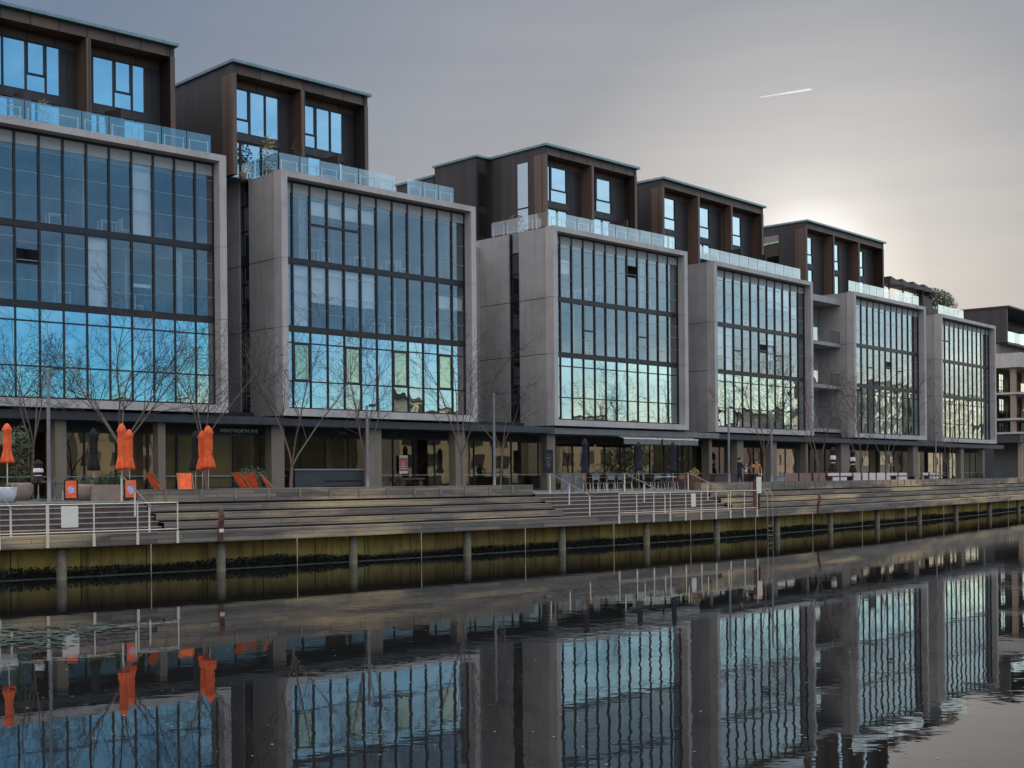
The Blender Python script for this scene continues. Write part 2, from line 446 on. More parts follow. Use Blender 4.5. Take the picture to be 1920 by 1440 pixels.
def sweep(name, prof, a0, a1, mats, mi=None, step=1.0, close=False, parent=None, caps=True):
    """profile (s,z) swept along the quay from arc a0 to a1; UV = (arc, path length)"""
    b = MB(); n = max(1, int(math.ceil((a1-a0)/step)))
    L = [0]
    pr = prof+[prof[0]] if close else prof
    for i in range(1, len(pr)): L.append(L[-1]+math.hypot(pr[i][0]-pr[i-1][0], pr[i][1]-pr[i-1][1]))
    for k in range(n):
        A, B_ = a0+(a1-a0)*k/n, a0+(a1-a0)*(k+1)/n
        for i in range(len(pr)-1):
            (s0,z0),(s1,z1) = pr[i], pr[i+1]
            b.quad(on(A,s0,z0), on(B_,s0,z0), on(B_,s1,z1), on(A,s1,z1), mi[i] if mi else 0,
                   [(A,L[i]),(B_,L[i]),(B_,L[i+1]),(A,L[i+1])])
    if caps and close:
        b.poly([on(a0,s,z) for s,z in prof[::-1]]); b.poly([on(a1,s,z) for s,z in prof])
    return b.build(name, mats, parent)

AMIN, AMAX = 1.0, ARC[-1]-2
aL = arc_at(267, 2.6)           # left end of the seat wall
aM = arc_at(1000, 2.6)          # right end of the seat wall
aR = arc_at(1316, 2.6)          # next seat wall begins
SW = 1.7                        # quay wall set back under the boards

# water, banks
w = MB(); w.quad((-900,-900,0),(1500,-900,0),(1500,1500,0),(-900,1500,0))
tag(w.build('water', M['water']), kind='structure')
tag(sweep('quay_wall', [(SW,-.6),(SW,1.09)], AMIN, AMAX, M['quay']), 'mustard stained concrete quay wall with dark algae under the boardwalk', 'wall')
tag(sweep('quay_ledge', [(SW-.26,-.5),(SW-.26,.025),(SW-.01,.025),(SW-.01,-.5)], AMIN, AMAX, simple('wet_footing', (.15,.12,.08), .4, 0, .3)), 'low wet footing ledge along the waterline of the quay wall', 'ledge')
und = [(SW+.6,1.1),(0,1.1)]
STEP = [(0,1.1),(0,1.5)]; SMI = [0,0]
for s0, z in ((.72,1.5),(1.42,1.8),(2.08,2.1)):
    STEP += [(s0+.10,z),(s0+.10,z+.07),(s0,z+.07),(s0,z+.30)]; SMI += [0,1,1,0]  # recess faces coloured dark to draw the shadow line under each step
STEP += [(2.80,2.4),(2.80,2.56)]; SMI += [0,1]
def bench_steps(a0, a1):
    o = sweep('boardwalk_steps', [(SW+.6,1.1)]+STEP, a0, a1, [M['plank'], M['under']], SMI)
    tag(o, kind='structure')
bench_steps(aL, aM); bench_steps(aR, AMAX)
# stair flights (narrow treads, dark risers)
ST = [(SW+.6,1.1),(0,1.1),(0,1.5),(.9,1.5)]; MI = [0,0,0]
n = 6
for k in range(n):
    z = 1.5+1.05*(k+1)/n; s0 = .9+k*.32
    ST.append((s0, z-.035)); MI.append(1)
    ST.append((s0-.02, z-.035)); MI.append(1)
    ST.append((s0-.02, z)); MI.append(2)
    ST.append((s0+.32 if k < n-1 else 2.9, z)); MI.append(3 if k < n-1 else 4)
for a0, a1 in ((AMIN, aL), (aM, aR)):
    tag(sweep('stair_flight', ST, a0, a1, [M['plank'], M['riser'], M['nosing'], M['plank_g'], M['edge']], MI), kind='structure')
sweep_p = sweep('promenade', [(2.62,2.548),(60,2.548)], AMIN, AMAX, M['paving'], step=2)
tag(sweep_p, kind='structure')
g = MB(); pts = [on(AMIN+(AMAX-AMIN)*k/20, 40, 2.5) for k in range(21)]
g.poly([tuple(p) for p in pts]+[(1500,1400,2.5),(1500,3000,2.5),(-3000,3000,2.5),(-3000,-60,2.5)])
tag(g.build('ground', M['ground']), kind='structure')
# seat walls (a closed timber box on the deck edge, with thin upright battens)
def seat_wall(a0, a1, label):
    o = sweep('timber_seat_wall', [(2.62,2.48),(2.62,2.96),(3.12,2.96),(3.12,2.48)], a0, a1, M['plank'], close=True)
    tag(o, label, 'seat wall', 'timber seat walls along the deck edge')
    b = MB(); k = a0+.9
    while k < min(a1, a0+130):
        p = on(k, 2.60, 0); an = ang(k)
        b.box(-.05,.05,-.012,.012,2.57,2.93, M=Matrix.Translation(p) @ Matrix.Rotation(an,4,'Z'))
        k += 1.45
    b.build('batten', M['nosing'] if 0 else M['plank_b'], o)
M['plank_b'] = simple('grey_batten', (.20,.17,.14), .8, 0, .3)
seat_wall(aL, aM, 'long timber seat wall in front of the orange deck chairs and dark counter')
seat_wall(aR, AMAX, 'far timber seat wall running right from the rusty sign totem')

rnd = random.Random(55); b = MB(); k = arc_at(-60, SW)
from mathutils import noise as mnoise
while k < arc_at(1930, SW):
    hmax = .10+.34*max(0, .5+.9*mnoise.noise(Vector((k*.13, 3, 0))))+.08*mnoise.noise(Vector((k*1.1, 7, 0)))
    for q in range(3):
        z = .03+hmax*rnd.random()**1.3; p = on(k+rnd.uniform(-.05,.05), SW-.02-rnd.uniform(0,.10)*(1-z/.7), z); r = rnd.uniform(.03,.075)
        a_ = Vector((rnd.gauss(0,1), rnd.gauss(0,1), rnd.gauss(0,1))).normalized()*r; e_ = a_.orthogonal().normalized()*r*.7
        b.quad(p-a_, p+e_, p+a_, p-e_)
    k += .028
tag(b.build('wall_weed', simple('wet_dark_weed', (.022,.024,.012), .6, 0, .5, 5)), 'dark wet weed clinging to the foot of the quay wall', 'weed', kind='stuff')

# ------------------------------------------------------------------ buildings
HT, HB = 18.5, 6.45
def top_corner(x, y): return at_z(x, y, HT)
class Frame: pass
def frame_from(L, Rr, W=None):
    f = Frame(); d = (Rr-L); d.z = 0
    f.W = d.length; f.d = d.normalized()
    if W: L = Rr - f.d*W; f.W = W
    f.L = Vector((L.x, L.y, DECK)); f.n = Vector((-f.d.y, f.d.x, 0)); f.a = math.atan2(f.d.y, f.d.x)
    return f
def u_of(f, x, v, z):
    """facade coordinate u on the plane at depth v seen in photo column x at height z"""
    lo, hi = -30.0, 60.0
    for _ in range(50):
        m = (lo+hi)/2; p = f.L+f.d*m+f.n*v
        k = ray(x, PY-(z-HC)*F/p.y)[0]
        if p.x/p.y < k: lo = m
        else: hi = m
    return (lo+hi)/2
B1 = frame_from(top_corner(0,215), top_corner(424,292), 13.4)
B2 = frame_from(top_corner(527,317), top_corner(892,388))
B3 = frame_from(top_corner(1037,422), top_corner(1289,472))
B4 = frame_from(top_corner(1339,488.5), top_corner(1524,529))
B5 = frame_from(top_corner(1601,546), top_corner(1736,575.5))
B6 = frame_from(top_corner(1764,588), top_corner(1867,611.5))
BS = [B1,B2,B3,B4,B5,B6]
MULL = {0:[26,72,119,164,206,247,287,326,365], 1:[547,580,612,644,674.5,703,734,764,791,819,846],
        2:[1049,1071,1093,1114,1135,1156,1175.5,1195,1214,1232.5,1251], 3:[1358,1374.5,1390,1407,1422.5,1438,1453,1467,1481,1495.5],
        4:[1614,1626,1637,1649,1660,1671,1682,1692.5,1703,1712], 5:[1771,1780,1789,1798,1806,1814,1822.6,1831,1839]}
VG = .62                                     # glass sits this far behind the frame face
ST_Z = [(6.86,10.72),(10.92,14.10),(14.30,18.14)]   # storeys (glass bottom, top)
zz = lambda z: z-DECK

def win_meshes(w, h, low, key, top=False):
    """frame and pane of one bay; origin at its lower left on the glass plane"""
    t = .05 if low else .092
    fr = MB()
    fr.box(-t/2, t/2, -.075, .05, 0, h)
    if low:
        fr.box(t/2, w-t/2, -.07, .04, 0, .05); fr.box(t/2, w-t/2, -.07, .04, h-.05, h)
        for z in (1.36, h-.58):
            fr.box(t/2, w-t/2, -.06, .03, z-.03, z+.03)
        if 'vent' in key:
            fr.box(t/2, t/2+.06, -.075, .035, 1.39, h-.61); fr.box(w-t/2-.06, w-t/2, -.075, .035, 1.39, h-.61)
            fr.box(t/2+.06, w-t/2-.06, -.075, .035, 1.39, 1.46); fr.box(t/2+.06, w-t/2-.06, -.075, .035, h-.68, h-.61)
    else:
        fr.box(t/2, w-t/2, -.06, .05, 0, .07); fr.box(t/2, w-t/2, -.06, .05, h-.05, h)
        lines = [.30,.56,.80] if 'x' not in key else [.24,.52,.86]
        for q in lines:
            fr.box(t/2, w-t/2, -.028, .0, q*h-.012, q*h+.012, 1)
        if 'bar' in key: fr.box(t/2, w-t/2, -.06, .03, .47*h, .50*h)
    if top: fr.box(t/2, w-t/2, -.015, .03, h-.55, h-.051, 2)  # added opaque strip standing in for the pale ceiling behind the glass
    pn = MB()
    def strip(z0, z1, m=0): pn.quad((0,0,z0),(w,0,z0),(w,0,z1),(0,0,z1), m)
    if 'open' in key:
        strip(0, .52*h); strip(.70*h, h-.55 if top else h)
        fr.box(t/2, w-t/2, -.05, .03, .52*h-.03, .52*h); fr.box(t/2, w-t/2, -.05, .03, .70*h, .70*h+.03)
    elif 'vent' in key:
        strip(0, 1.36); strip(1.36, h-.58, 1); strip(h-.58, h)
    else: strip(0, h-.55 if top else h)
    return fr.mesh('window', [M['mull'], M['sash'], M['ceiling_strip']]), pn.mesh('pane', [M['glass_lo'] if low else M['glass_up'], M['glass_gr']])

BLD_LABEL = [
 'leftmost concrete framed apartment block with brown penthouse cut off by the picture edge',
 'apartment block with white roller blinds behind its glass and a two bay penthouse',
 'middle apartment block with wide blank side wall, menu board column and stepped penthouse',
 'apartment block with three bay penthouse standing behind the two men talking',
 'apartment block with narrow balconies in its left gap and penthouse before the bright sky',
 'farthest concrete framed block with a roof hedge and no penthouse']
ROOT = []
def block(i, f):
    r = empty('apartment_block', f.L, f.a, BLD_LABEL[i], 'apartment building', 'concrete framed waterfront apartment blocks')
    ROOT.append(r); W = f.W; rnd = random.Random(100+i)
    # projecting frame: top beam, sill beam, two cheeks (butted)
    b = MB(); T = .36
    b.box(0, W, 0, VG+.05, zz(HT-.30), zz(HT)); b.box(0, W, 0, VG+.05, zz(HB), zz(HB+.36))
    zc = [HB+.36, 10.80, 14.20, HT-.30]
    for k in range(3):
        for x0 in (0, W-T): b.box(x0, x0+T, 0, VG+.05, zz(zc[k]+(.018 if k else 0)), zz(zc[k+1]))
    for x0 in (0, W-T): b.box(x0+.03, x0+T-.03, .03, VG+.04, zz(HB+.3), zz(HT-.28), 1)
    o = b.build('front_frame', [M['conc_lt'], M['joint']], r)
    # side walls in big precast panels with open joints and a window slot
    zs = [HB+.02, 10.80, 14.20, HT-.02]
    for (v0, v1) in (((VG+.07, 2.9), (3.8, 13.5)) if i != 4 else ((VG+.07, 3.3),)):
        b = MB()
        for k in range(3):
            b.box(.01, .33, v0, v1, zz(zs[k]+(.02 if k else 0)), zz(zs[k+1]-.02))
        b.box(.04, .30, v0+.01, v1-.01, zz(HB+.03), zz(HT-.1), 1)
        b.build('side_wall', [M['conc'], M['joint']], r)
    b = MB()
    for k in range(3): b.box(W-.33, W-.01, VG+.07, 13.5, zz(zs[k]+(.02 if k else 0)), zz(zs[k+1]-.02))
    b.box(W-.30, W-.04, VG+.08, 13.4, zz(HB+.03), zz(HT-.1), 1)
    b.build('side_wall', [M['conc'], M['joint']], r)
    # slot windows in the side
    for k in range(3):
        z0, z1 = zs[k], zs[k+1]
        b = MB(); b.box(.10,.16, 2.91,3.79, zz(z0), zz(z0+.45)); h3 = (z1-z0-.45)/3
        b.box(.10,.155, 2.91,2.95, zz(z0+.451), zz(z1-.01)); b.box(.10,.155, 3.75,3.79, zz(z0+.451), zz(z1-.01))
        for q in range(3):
            b.box(.12,.17, 2.951,3.749, zz(z0+.45+h3*q), zz(z0+.45+h3*q+.06))
        wf = b.build('slot_window', M['mull'], r)
        p = MB(); p.quad((.2,2.9,zz(z0+.45)),(.2,3.8,zz(z0+.45)),(.2,3.8,zz(z1)),(.2,2.9,zz(z1)))
        p.build('pane', M['glass_slot'], wf)
    # floors, ceilings, back wall
    for z in (HB+.05, 10.74, 14.12):
        b = MB(); b.box(.34, W-.34, VG+.08, 6.5, zz(z), zz(z+.16)); b.build('floor_slab', M['ceil'], r)
    b = MB(); b.box(.34, W-.34, VG+.08, 13.4, zz(HT-.34), zz(HT-.04)); b.build('roof_terrace', M['conc_dk'], r)
    b = MB(); b.box(.34, W-.34, 5.2, 5.3, zz(HB+.22), zz(HT-.35))
    for k in range(3):
        for q in range(3):
            u = rnd.uniform(1, W-1); b.box(u, u+.12, VG+.9, 5.19, zz(ST_Z[k][0]+.06), zz(ST_Z[k][1]-.05))
    b.build('interior_wall', M['inwall'], r)
    b = MB()
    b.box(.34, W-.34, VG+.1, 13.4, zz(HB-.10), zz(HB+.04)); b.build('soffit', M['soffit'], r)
    # curtain wall bays
    us = [u_of(f, x, VG, 16) for x in MULL[i]]
    w = (us[-1]-us[0])/(len(us)-1); u0 = us[0]
    while u0-w > .1: u0 -= w
    grid = [.36]
    u = u0 if u0-.36 > .25 else u0+w
    while u < W-.36-.25: grid.append(u); u += w
    grid.append(W-.36)
    cache = {}
    opens = {(0,1):(30,72), (2,2):(1178,1195), (3,1):(1425,1452), (4,1):(1661,1671)}
    for s, (z0, z1) in enumerate(ST_Z):
        for k in range(len(grid)-1):
            ua, ub = grid[k], grid[k+1]; wd = round(ub-ua, 4); um = (ua+ub)/2
            key = ''
            if (i,s) in opens:
                ra, rb = [u_of(f, x, VG, 12) for x in opens[(i,s)]]
                if ra-.05 < um < rb+.05: key = 'open'
            if i == 1 and s == 0 and k % 3 == 1: key = 'vent'
            if s and not key:
                if (i,s) in ((1,2),) and 2 <= k <= 4: key = 'bar'
                elif (i,s) in ((2,1),(3,1),(5,2),(4,1)) and (k in (0,1,2) if i == 5 else k in (0,3,8)): key = 'bar'
                elif rnd.random() < .2: key = 'x'
            ck = (s, key, wd)
            if ck not in cache: cache[ck] = win_meshes(wd, z1-z0, s == 0, key, s == 2)
            fm, pm = cache[ck]
            wo = link('window', fm, r, (ua, VG, zz(z0))); link('pane', pm, wo)
            # blinds and curtains
            h = z1-z0; bl = None
            if i == 1 and s == 2 and 2 <= k <= 5: bl = (.62,.80)
            if i == 1 and s == 1 and k <= 1: bl = (.03,.97)
            if i == 1 and s == 1 and 2 <= k <= 5: bl = (.42,.97)
            if i == 1 and s == 1 and k >= 10: bl = (.55,.78)
            if i == 3 and s == 2 and k in (7,8,9): bl = (.45,.97)
            if i == 2 and s == 2 and k == 1: bl = (.40,.62)
            if bl is None and s and rnd.random() < .14 and not (s == 2 and 0): bl = (rnd.choice((.03,.35,.55,.7)), .97 if rnd.random() < .8 else .4)
            if bl:
                b = MB(); b.box(.07, wd-.07, .10, .115, bl[0]*h, min(bl[1]*h, h-.56 if s == 2 else h)); b.build('blind', M['blind'], wo)
            elif s and rnd.random() < .16:
                b = MB(); nw = 7; x0 = rnd.choice((.07, wd-.5))
                for q in range(nw):
                    b.box(x0+q*.06, x0+q*.06+.05, .2+.03*(q%2), .22+.03*(q%2), .05, h-.06)
                b.build('curtain', M['curtain'], wo)
    # chairs and tables standing near the glass
    for s in (1,2):
        for q in range(5 if i < 3 else 3):
            u = rnd.uniform(1, W-2.2); v = VG+rnd.uniform(.5, 1.3); z = zz(ST_Z[s][0])+.03; b = MB()
            b.box(u, u+.8, v, v+.5, z+.70, z+.74)
            for a in (.04,.72):
                for c in (.04,.42): b.box(u+a, u+a+.04, v+c, v+c+.04, z, z+.699)
            b.build('indoor_table', M['white' if rnd.random() < .6 else 'wood'], r)
            u += 1.0; b = MB(); b.box(u, u+.42, v, v+.42, z+.42, z+.46); b.box(u, u+.04, v, v+.42, z+.461, z+.95)
            for a in (0,.38):
                for c in (.0,.38): b.box(u+a, u+a+.035, v+c, v+c+.035, z, z+.419)
            b.build('indoor_chair', M['white' if rnd.random() < .5 else 'wood'], r)
    b = MB(); b.box(W-.41, W-.365, VG-.085, VG+.05, zz(ST_Z[0][0]), zz(ST_Z[2][1]))
    for z in ((10.72,10.92),(14.10,14.30)): b.box(.36, W-.42, VG-.07, VG+.06, zz(z[0]), zz(z[1]))
    b.build('transom', M['mull'], r)
    # valance of pale ceiling bulkhead right behind the top glass
    b = MB(); b.box(.38, W-.42, VG+.22, VG+.5, zz(17.55), zz(18.15)); b.build('bulkhead', M['ceil'], r)
    return r
for i, f in enumerate(BS): block(i, f)

# gaps between the blocks: a recessed link wall belonging to the block on its right
def gap(i, bal=False):
    f, fp, r = BS[i], BS[i-1], ROOT[i]
    q = fp.L+fp.d*fp.W
    u0 = (q-f.L).dot(f.d)
    b = MB(); v = 3.3 if bal else 6.4
    b.box(u0-.6, .0, v, v+.3, zz(DECK), zz(HT-.5)); b.build('link_wall', M['conc'], r)
    b = MB()
    for z in (7.0,10.6,14.0):
        b.box(u0-.2 if not bal else u0+1.6, -.6, v-.05, v-.005, zz(z), zz(z+2.4))
    if not bal: b.build('link_window', M['glass_slot'], r)
    b = MB(); b.box(u0-.4, 0, 1.2 if bal else 2.6, v+.2, zz(HB-.1), zz(HB+.25)); b.build('link_soffit', M['soffit'], r)
    if bal:
        for k, z in enumerate((17.45, 13.95, 10.45, 6.86)):
            b = MB(); b.box(u0-.3, -.005, 1.22, v-.01, zz(z), zz(z+(.5 if k == 0 else .28)))
            s = b.build('balcony', M['conc'], r)
            if k:
                b = MB(); b.box(u0+.1, u0+.12, 2.85, 2.87, 0, 1); b = MB()
                for q in range(2):
                    x0 = u0+.2+q*1.45
                    b.quad((x0,1.28,zz(z+.3)),(x0+1.4,1.28,zz(z+.3)),(x0+1.4,1.28,zz(z+1.35)),(x0,1.28,zz(z+1.35)))
                b.build('balustrade', M['glass_frost'], s)
                b = MB(); b.box(u0-.3, -2.2, v-.06, v-.005, zz(z+.3), zz(z+2.75)); b.build('balcony_door', M['mull'], s)
                b = MB()
                for q in range(9): b.box(-1.75+q*.2, -1.73+q*.2, 1.26, 1.28, zz(z+.29), zz(z+1.2))
                b.box(-1.75, -.05, 1.255, 1.285, zz(z+1.2), zz(z+1.24)); b.build('side_rail', M['mull'], s)
for i in (1,2,3,5): gap(i)
gap(4, True)

# penthouses
def bay_window(pw, u0, u1, z0, z1, v, lay, name='window'):
    """lay: list of (width fraction, transom fraction or 0)"""
    b = MB(); p = MB(); t = .07; x = u0; W = u1-u0
    b.box(u0, u1, v-.06, v+.05, zz(z1-.07), zz(z1)); b.box(u0, u1, v-.06, v+.05, zz(z0), zz(z0+.08))
    for k, (fr, tr) in enumerate(lay):
        x1 = x+fr*W
        b.box(x-t/2 if k else x, x+t/2, v-.07, v+.05, zz(z0+.08), zz(z1-.07))
        if tr:
            zt = z0+tr*(z1-z0); b.box(x+t/2, x1-t/2, v-.065, v+.04, zz(zt-.04), zz(zt+.04))
            b.box(x+t/2, x+t/2+.06, v-.075, v+.03, zz(zt+.04), zz(z1-.07)); b.box(x1-t/2-.06, x1-t/2, v-.075, v+.03, zz(zt+.04), zz(z1-.07))
        x = x1
    b.box(u1-t/2, u1, v-.07, v+.05, zz(z0+.08), zz(z1-.07))
    p.quad((u0,v,zz(z0)),(u1,v,zz(z0)),(u1,v,zz(z1)),(u0,v,zz(z1)))
    o = b.build(name, M['mull'], pw); p.build('pane', M['glass_ph'], o)
    return o
LAY1 = [(.17,0),(.33,0),(.29,.36),(.21,0)]
LAY2 = [(.13,0),(.30,.32),(.30,0),(.27,0)]
LAY3 = [(.42,0),(.58,.36)]
def penthouse(i, ul, ur, v0, nb, rec, lay, depth=12, top=24.1, gfrac=.80, side_win=None):
    f, r = BS[i], ROOT[i]; W = ur-ul; T = .22
    b = MB()
    z0 = HT-.05
    b.box(ul, ul+T, v0+.02, v0+depth, zz(z0), zz(top-.16)); b.box(ur-T, ur, v0+.02, v0+depth, zz(z0), zz(top-.16))
    b.box(ul+T, ur-T, v0+depth-.2, v0+depth, zz(z0), zz(top-.16))
    pw = b.build('penthouse', M['clad'], r)
    b = MB(); b.box(ul-.12, ur+.12, v0-.22, v0+depth+.1, zz(top-.14), zz(top)); b.build('roof', M['roofedge'], pw)
    b = MB(); b.box(ul+.02, ur-.02, v0+.06, v0+rec, zz(top-.62), zz(top-.16)); b.box(ul+T, ur-T, v0+rec+.02, v0+rec+.2, zz(top-1.0), zz(top-.17))
    b.build('head_panel', M['brown'], pw)
    bw = (W-T)/nb
    for k in range(nb+1):
        u = ul+k*bw; b = MB()
        b.box(u-.02 if k == 0 else u, u+T if k < nb else u+T+.02, v0, v0+rec+.05, zz(z0), zz(top-.63))
        b.build('fin', M['brown'], pw)
    # back wall with dark panels, slab band, windows in two floors
    for k in range(nb):
        ua, ub = ul+k*bw+T, ul+(k+1)*bw; ug = ua+gfrac*(ub-ua)
        b = MB(); b.box(ug+.01, ub, v0+rec+.0, v0+rec+.12, zz(z0), zz(top-1.0)); b.box(ua, ug, v0+rec-.12, v0+rec+.10, zz(20.42), zz(20.78))
        b.build('dark_panel', M['clad'], pw)
        bay_window(pw, ua, ug, 20.79, top-1.0, v0+rec, lay)
        bay_window(pw, ua, ug, HT-.02, 20.41, v0+rec, [(.25,0),(.4,0),(.35,0)])
    b = MB(); b.box(ul+T+.01, ur-T-.01, v0+rec+2.6, v0+rec+2.7, zz(z0), zz(top-.2)); b.build('interior_wall', M['inwall'], pw)
    if side_win:
        va, vb = side_win
        b = MB()
        for z in (18.6, 20.3): b.box(ul-.03, ul-.002, va, vb, zz(z), zz(z+.1))
        o = b.build('side_window', M['mull'], pw)
        p = MB(); p.quad((ul-.02,va,zz(18.65)),(ul-.02,vb,zz(18.65)),(ul-.02,vb,zz(23.2)),(ul-.02,va,zz(23.2))); p.build('pane', M['glass_slot'] if i == 4 else M['glass_ph'], o)
    return pw
def pu(i, x, y):      # facade coords of a penthouse roof corner
    p = at_z(x, y, 24.1); q = p-BS[i].L
    return q.dot(BS[i].d), q.dot(BS[i].n)
r1, v1 = pu(0, 327, 83)
PH1 = penthouse(0, r1-8.5, r1, v1, 2, 1.1, LAY1)
l2, v2 = pu(1, 436, 112); r2, _ = pu(1, 687, 178)
PH2 = penthouse(1, l2, r2, v2, 2, .95, LAY2, depth=11)
l3, v3 = pu(2, 1022, 269); r3, _ = pu(2, 1186, 316)
PH3 = penthouse(2, l3, r3, v3, 2, .9, LAY3, depth=5.2, gfrac=.66, side_win=(3.6,4.5))
l4, v4 = pu(3, 1242, 332); r4, _ = pu(3, 1431, 387)
PH4 = penthouse(3, l4, r4, v4, 3, .9, LAY3, gfrac=.62)
l5, v5 = pu(4, 1511, 412); r5, _ = pu(4, 1651, 455)
PH5 = penthouse(4, l5, r5, v5, 3, .9, LAY3, gfrac=.55, side_win=(4.6,6.2))
# rear blocks of the third penthouse
b = MB(); b.box(l3-1.15, r3-1, v3+5.0, v3+9.0, zz(HT-.05), zz(23.96)); pb = b.build('rear_penthouse', M['clad'], ROOT[2])
b = MB(); b.box(l3-1.27, r3-.9, v3+4.85, v3+9.1, zz(23.97), zz(24.1)); b.build('roof', M['roofedge'], pb)
b = MB(); b.box(l3-.95, l3-.25, v3+4.95, v3+4.99, zz(20.9), zz(23.0)); b.box(l3-.95, l3-.25, v3+4.95, v3+4.99, zz(19.0), zz(20.4)); b.build('window', M['glass_slot'], pb)
b = MB(); b.box(l3-1.1, r3-1, v3+9.12, v3+13.0, zz(HT-.05), zz(23.4)); pb = b.build('rear_penthouse', M['clad'], ROOT[2])
b = MB(); b.box(l3-1.2, r3-.9, v3+9.12, v3+13.1, zz(23.41), zz(23.55)); b.build('roof', M['roofedge'], pb)

# terrace balustrades
def balustrade(i, u0, u1, v=.42, side=0, mat='glass_bal', post='white', h=.92):
    r = ROOT[i]; n = max(1, round((u1-u0)/1.25)); w = (u1-u0)/n
    po = MB(); rl = MB()
    for k in range(n):
        a = u0+k*w
        for q in (.16, w-.16):
            po.box(a+q-.022, a+q+.022, v-.02, v+.02, zz(HT), zz(HT+.62))
        po.box(a+.19, a+w-.19, v-.015, v+.015, zz(HT+.55), zz(HT+.585))
    nv = int(side/1.25) if side else 0
    for k in range(nv):
        for q in (.16, 1.09):
            po.box(u0-.02, u0+.02, v+k*1.25+q-.022, v+k*1.25+q+.022, zz(HT), zz(HT+.62))
    o = po.build('balustrade', M[post], r)
    for k in range(n):
        a = u0+k*w; g = MB(); g.quad((a+.02,v-.04,zz(HT+.06)),(a+w-.02,v-.04,zz(HT+.06)),(a+w-.02,v-.04,zz(HT+h)),(a+.02,v-.04,zz(HT+h)))
        g.build('glass_panel', M[mat], o)
    for k in range(nv):
        a = v+k*1.25; g = MB(); g.quad((u0-.04,a+1.23,zz(HT+.06)),(u0-.04,a+.02,zz(HT+.06)),(u0-.04,a+.02,zz(HT+h)),(u0-.04,a+1.23,zz(HT+h)))
        g.build('glass_panel', M[mat], o)
    return o
def ub(i, x, z=19): return u_of(BS[i], x, .42, z)
balustrade(0, ub(0,395)-11.25, ub(0,395))
balustrade(1, .15, ub(1,740), side=5)
balustrade(1, ub(1,762), ub(1,850))
balustrade(2, .15, ub(2,1264), side=6)
balustrade(3, -1.2, ub(3,1500), side=0)
balustrade(4, -.2, ub(4,1668), mat='glass_frost')
balustrade(4, ub(4,1676), ub(4,1722), mat='glass_frost')
balustrade(5, .3, ub(5,1806), mat='glass_frost')
# terrace dividers
for i, us in ((0,(62,236)), (1,(638,)), (2,(1180,)), (3,(1394,1440))):
    for x in us:
        u = ub(i, x); b = MB()
        if i == 0:
            b.prism([(u,1.2,zz(HT)),(u,2.6,zz(HT)),(u,2.6,zz(HT+1.75)),(u,.9,zz(HT+1.55)),(u,.9,zz(HT))], None, (.12,0,0))
        else: b.box(u, u+.1, .6, 2.2, zz(HT), zz(HT+1.5))
        b.build('terrace_divider', M['clad'], ROOT[i])

# ground floor: canopy, columns, shop fronts
def u_g(i, x, v, z=4.0): return u_of(BS[i], x, v, z)
def ground_floor(i, cols, vs, open_from=None):
    f, r = BS[i], ROOT[i]; W = f.W
    nxt = BS[i+1] if i < 5 else None
    gapw = ((nxt.L-(f.L+f.d*W)).dot(f.d)) if nxt else 3.0
    u0, u1 = -.4, W+gapw-.45
    b = MB(); b.box(u0, u1, .22, .40, zz(5.96), zz(6.32)); b.box(u0, u1, .40, vs+.6, zz(5.96), zz(6.06))
    b.build('canopy', M['fascia'] if i != 2 else M['fascia_g'], r)
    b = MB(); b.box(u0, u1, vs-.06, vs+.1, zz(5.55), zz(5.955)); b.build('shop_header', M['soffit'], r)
    for (x, wd) in cols:
        u = u_g(i, x, .75); b = MB(); b.box(u-wd/2, u+wd/2, .5, 1.05, 0, zz(5.958)); o = b.build('column', M['tanc'], r)
    # glazing
    n = max(2, round((u1-u0-.1)/1.55)); w = (u1-u0-.1)/n; rnd = random.Random(i+40)
    fm = MB(); fm.box(0,.07,-.05,.05,0,zz(5.54)); fm.box(.07,w,-.04,.04,0,.1); fm.box(.07,w,-.03,.03,.94,.98,1); fm.box(.07,w,-.04,.04,zz(5.54)-.08,zz(5.54)-.002)
    fme = fm.mesh('shop_window', [M['mull'], M['sash']])
    pm = MB(); pm.quad((0,0,0),(w,0,0),(w,0,zz(5.54)),(0,0,zz(5.54))); pme = pm.mesh('pane', M['glass_shop'])
    for k in range(n):
        o = link('shop_window', fme, r, (u0+.05+k*w, vs, 0)); link('pane', pme, o)
        if (i == 0 and u_g(0, 118, vs) < u0+k*w and u0+(k+1)*w < u_g(0, 446, vs)) or (i, k) in ((1,3),(4,5),(4,6),(4,8)):
            b = MB(); q = .3
            while q < 2.95: b.box(.1, w-.04, .10, .112, q, q+.085); q += .09
            b.build('shop_blind', M['tanblind'], o)
    b = MB(); b.box(u0, u1, vs+4.2, vs+4.4, 0, zz(5.9)); b.build('shop_back_wall', M['inshop'], r)
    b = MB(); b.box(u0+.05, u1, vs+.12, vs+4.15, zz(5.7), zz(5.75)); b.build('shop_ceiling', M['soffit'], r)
    b = MB()
    for k in range(9):
        u = rnd.uniform(u0+.5, u1-1.5); v = vs+rnd.uniform(1.5, 3.6); wd = rnd.uniform(.4,1.6); h = rnd.uniform(.7,2.4)
        b.box(u, u+wd, v, v+.4, .004, h); b.box(u+.05, u+wd-.05, v-.06, v-.002, h*.45, h*.48)
    b.build('shop_fitting', simple('shop_fittings_'+'abcdef'[i], (.20,.13,.08), .7, 0, .8, 1.1), r)
ground_floor(0, [(110,.5),(299,.35)], 1.9)
ground_floor(1, [(516,.75),(698,.85),(858,.75)], 2.4)
ground_floor(2, [(1028,.75)], 2.6)
ground_floor(3, [(1327,.35),(1383,.85),(1446,.8),(1508,.3)], 2.6)
ground_floor(4, [(1580,1.4),(1712,1.0)], 2.6)
ground_floor(5, [(1800,.8),(1840,.5)], 2.6)

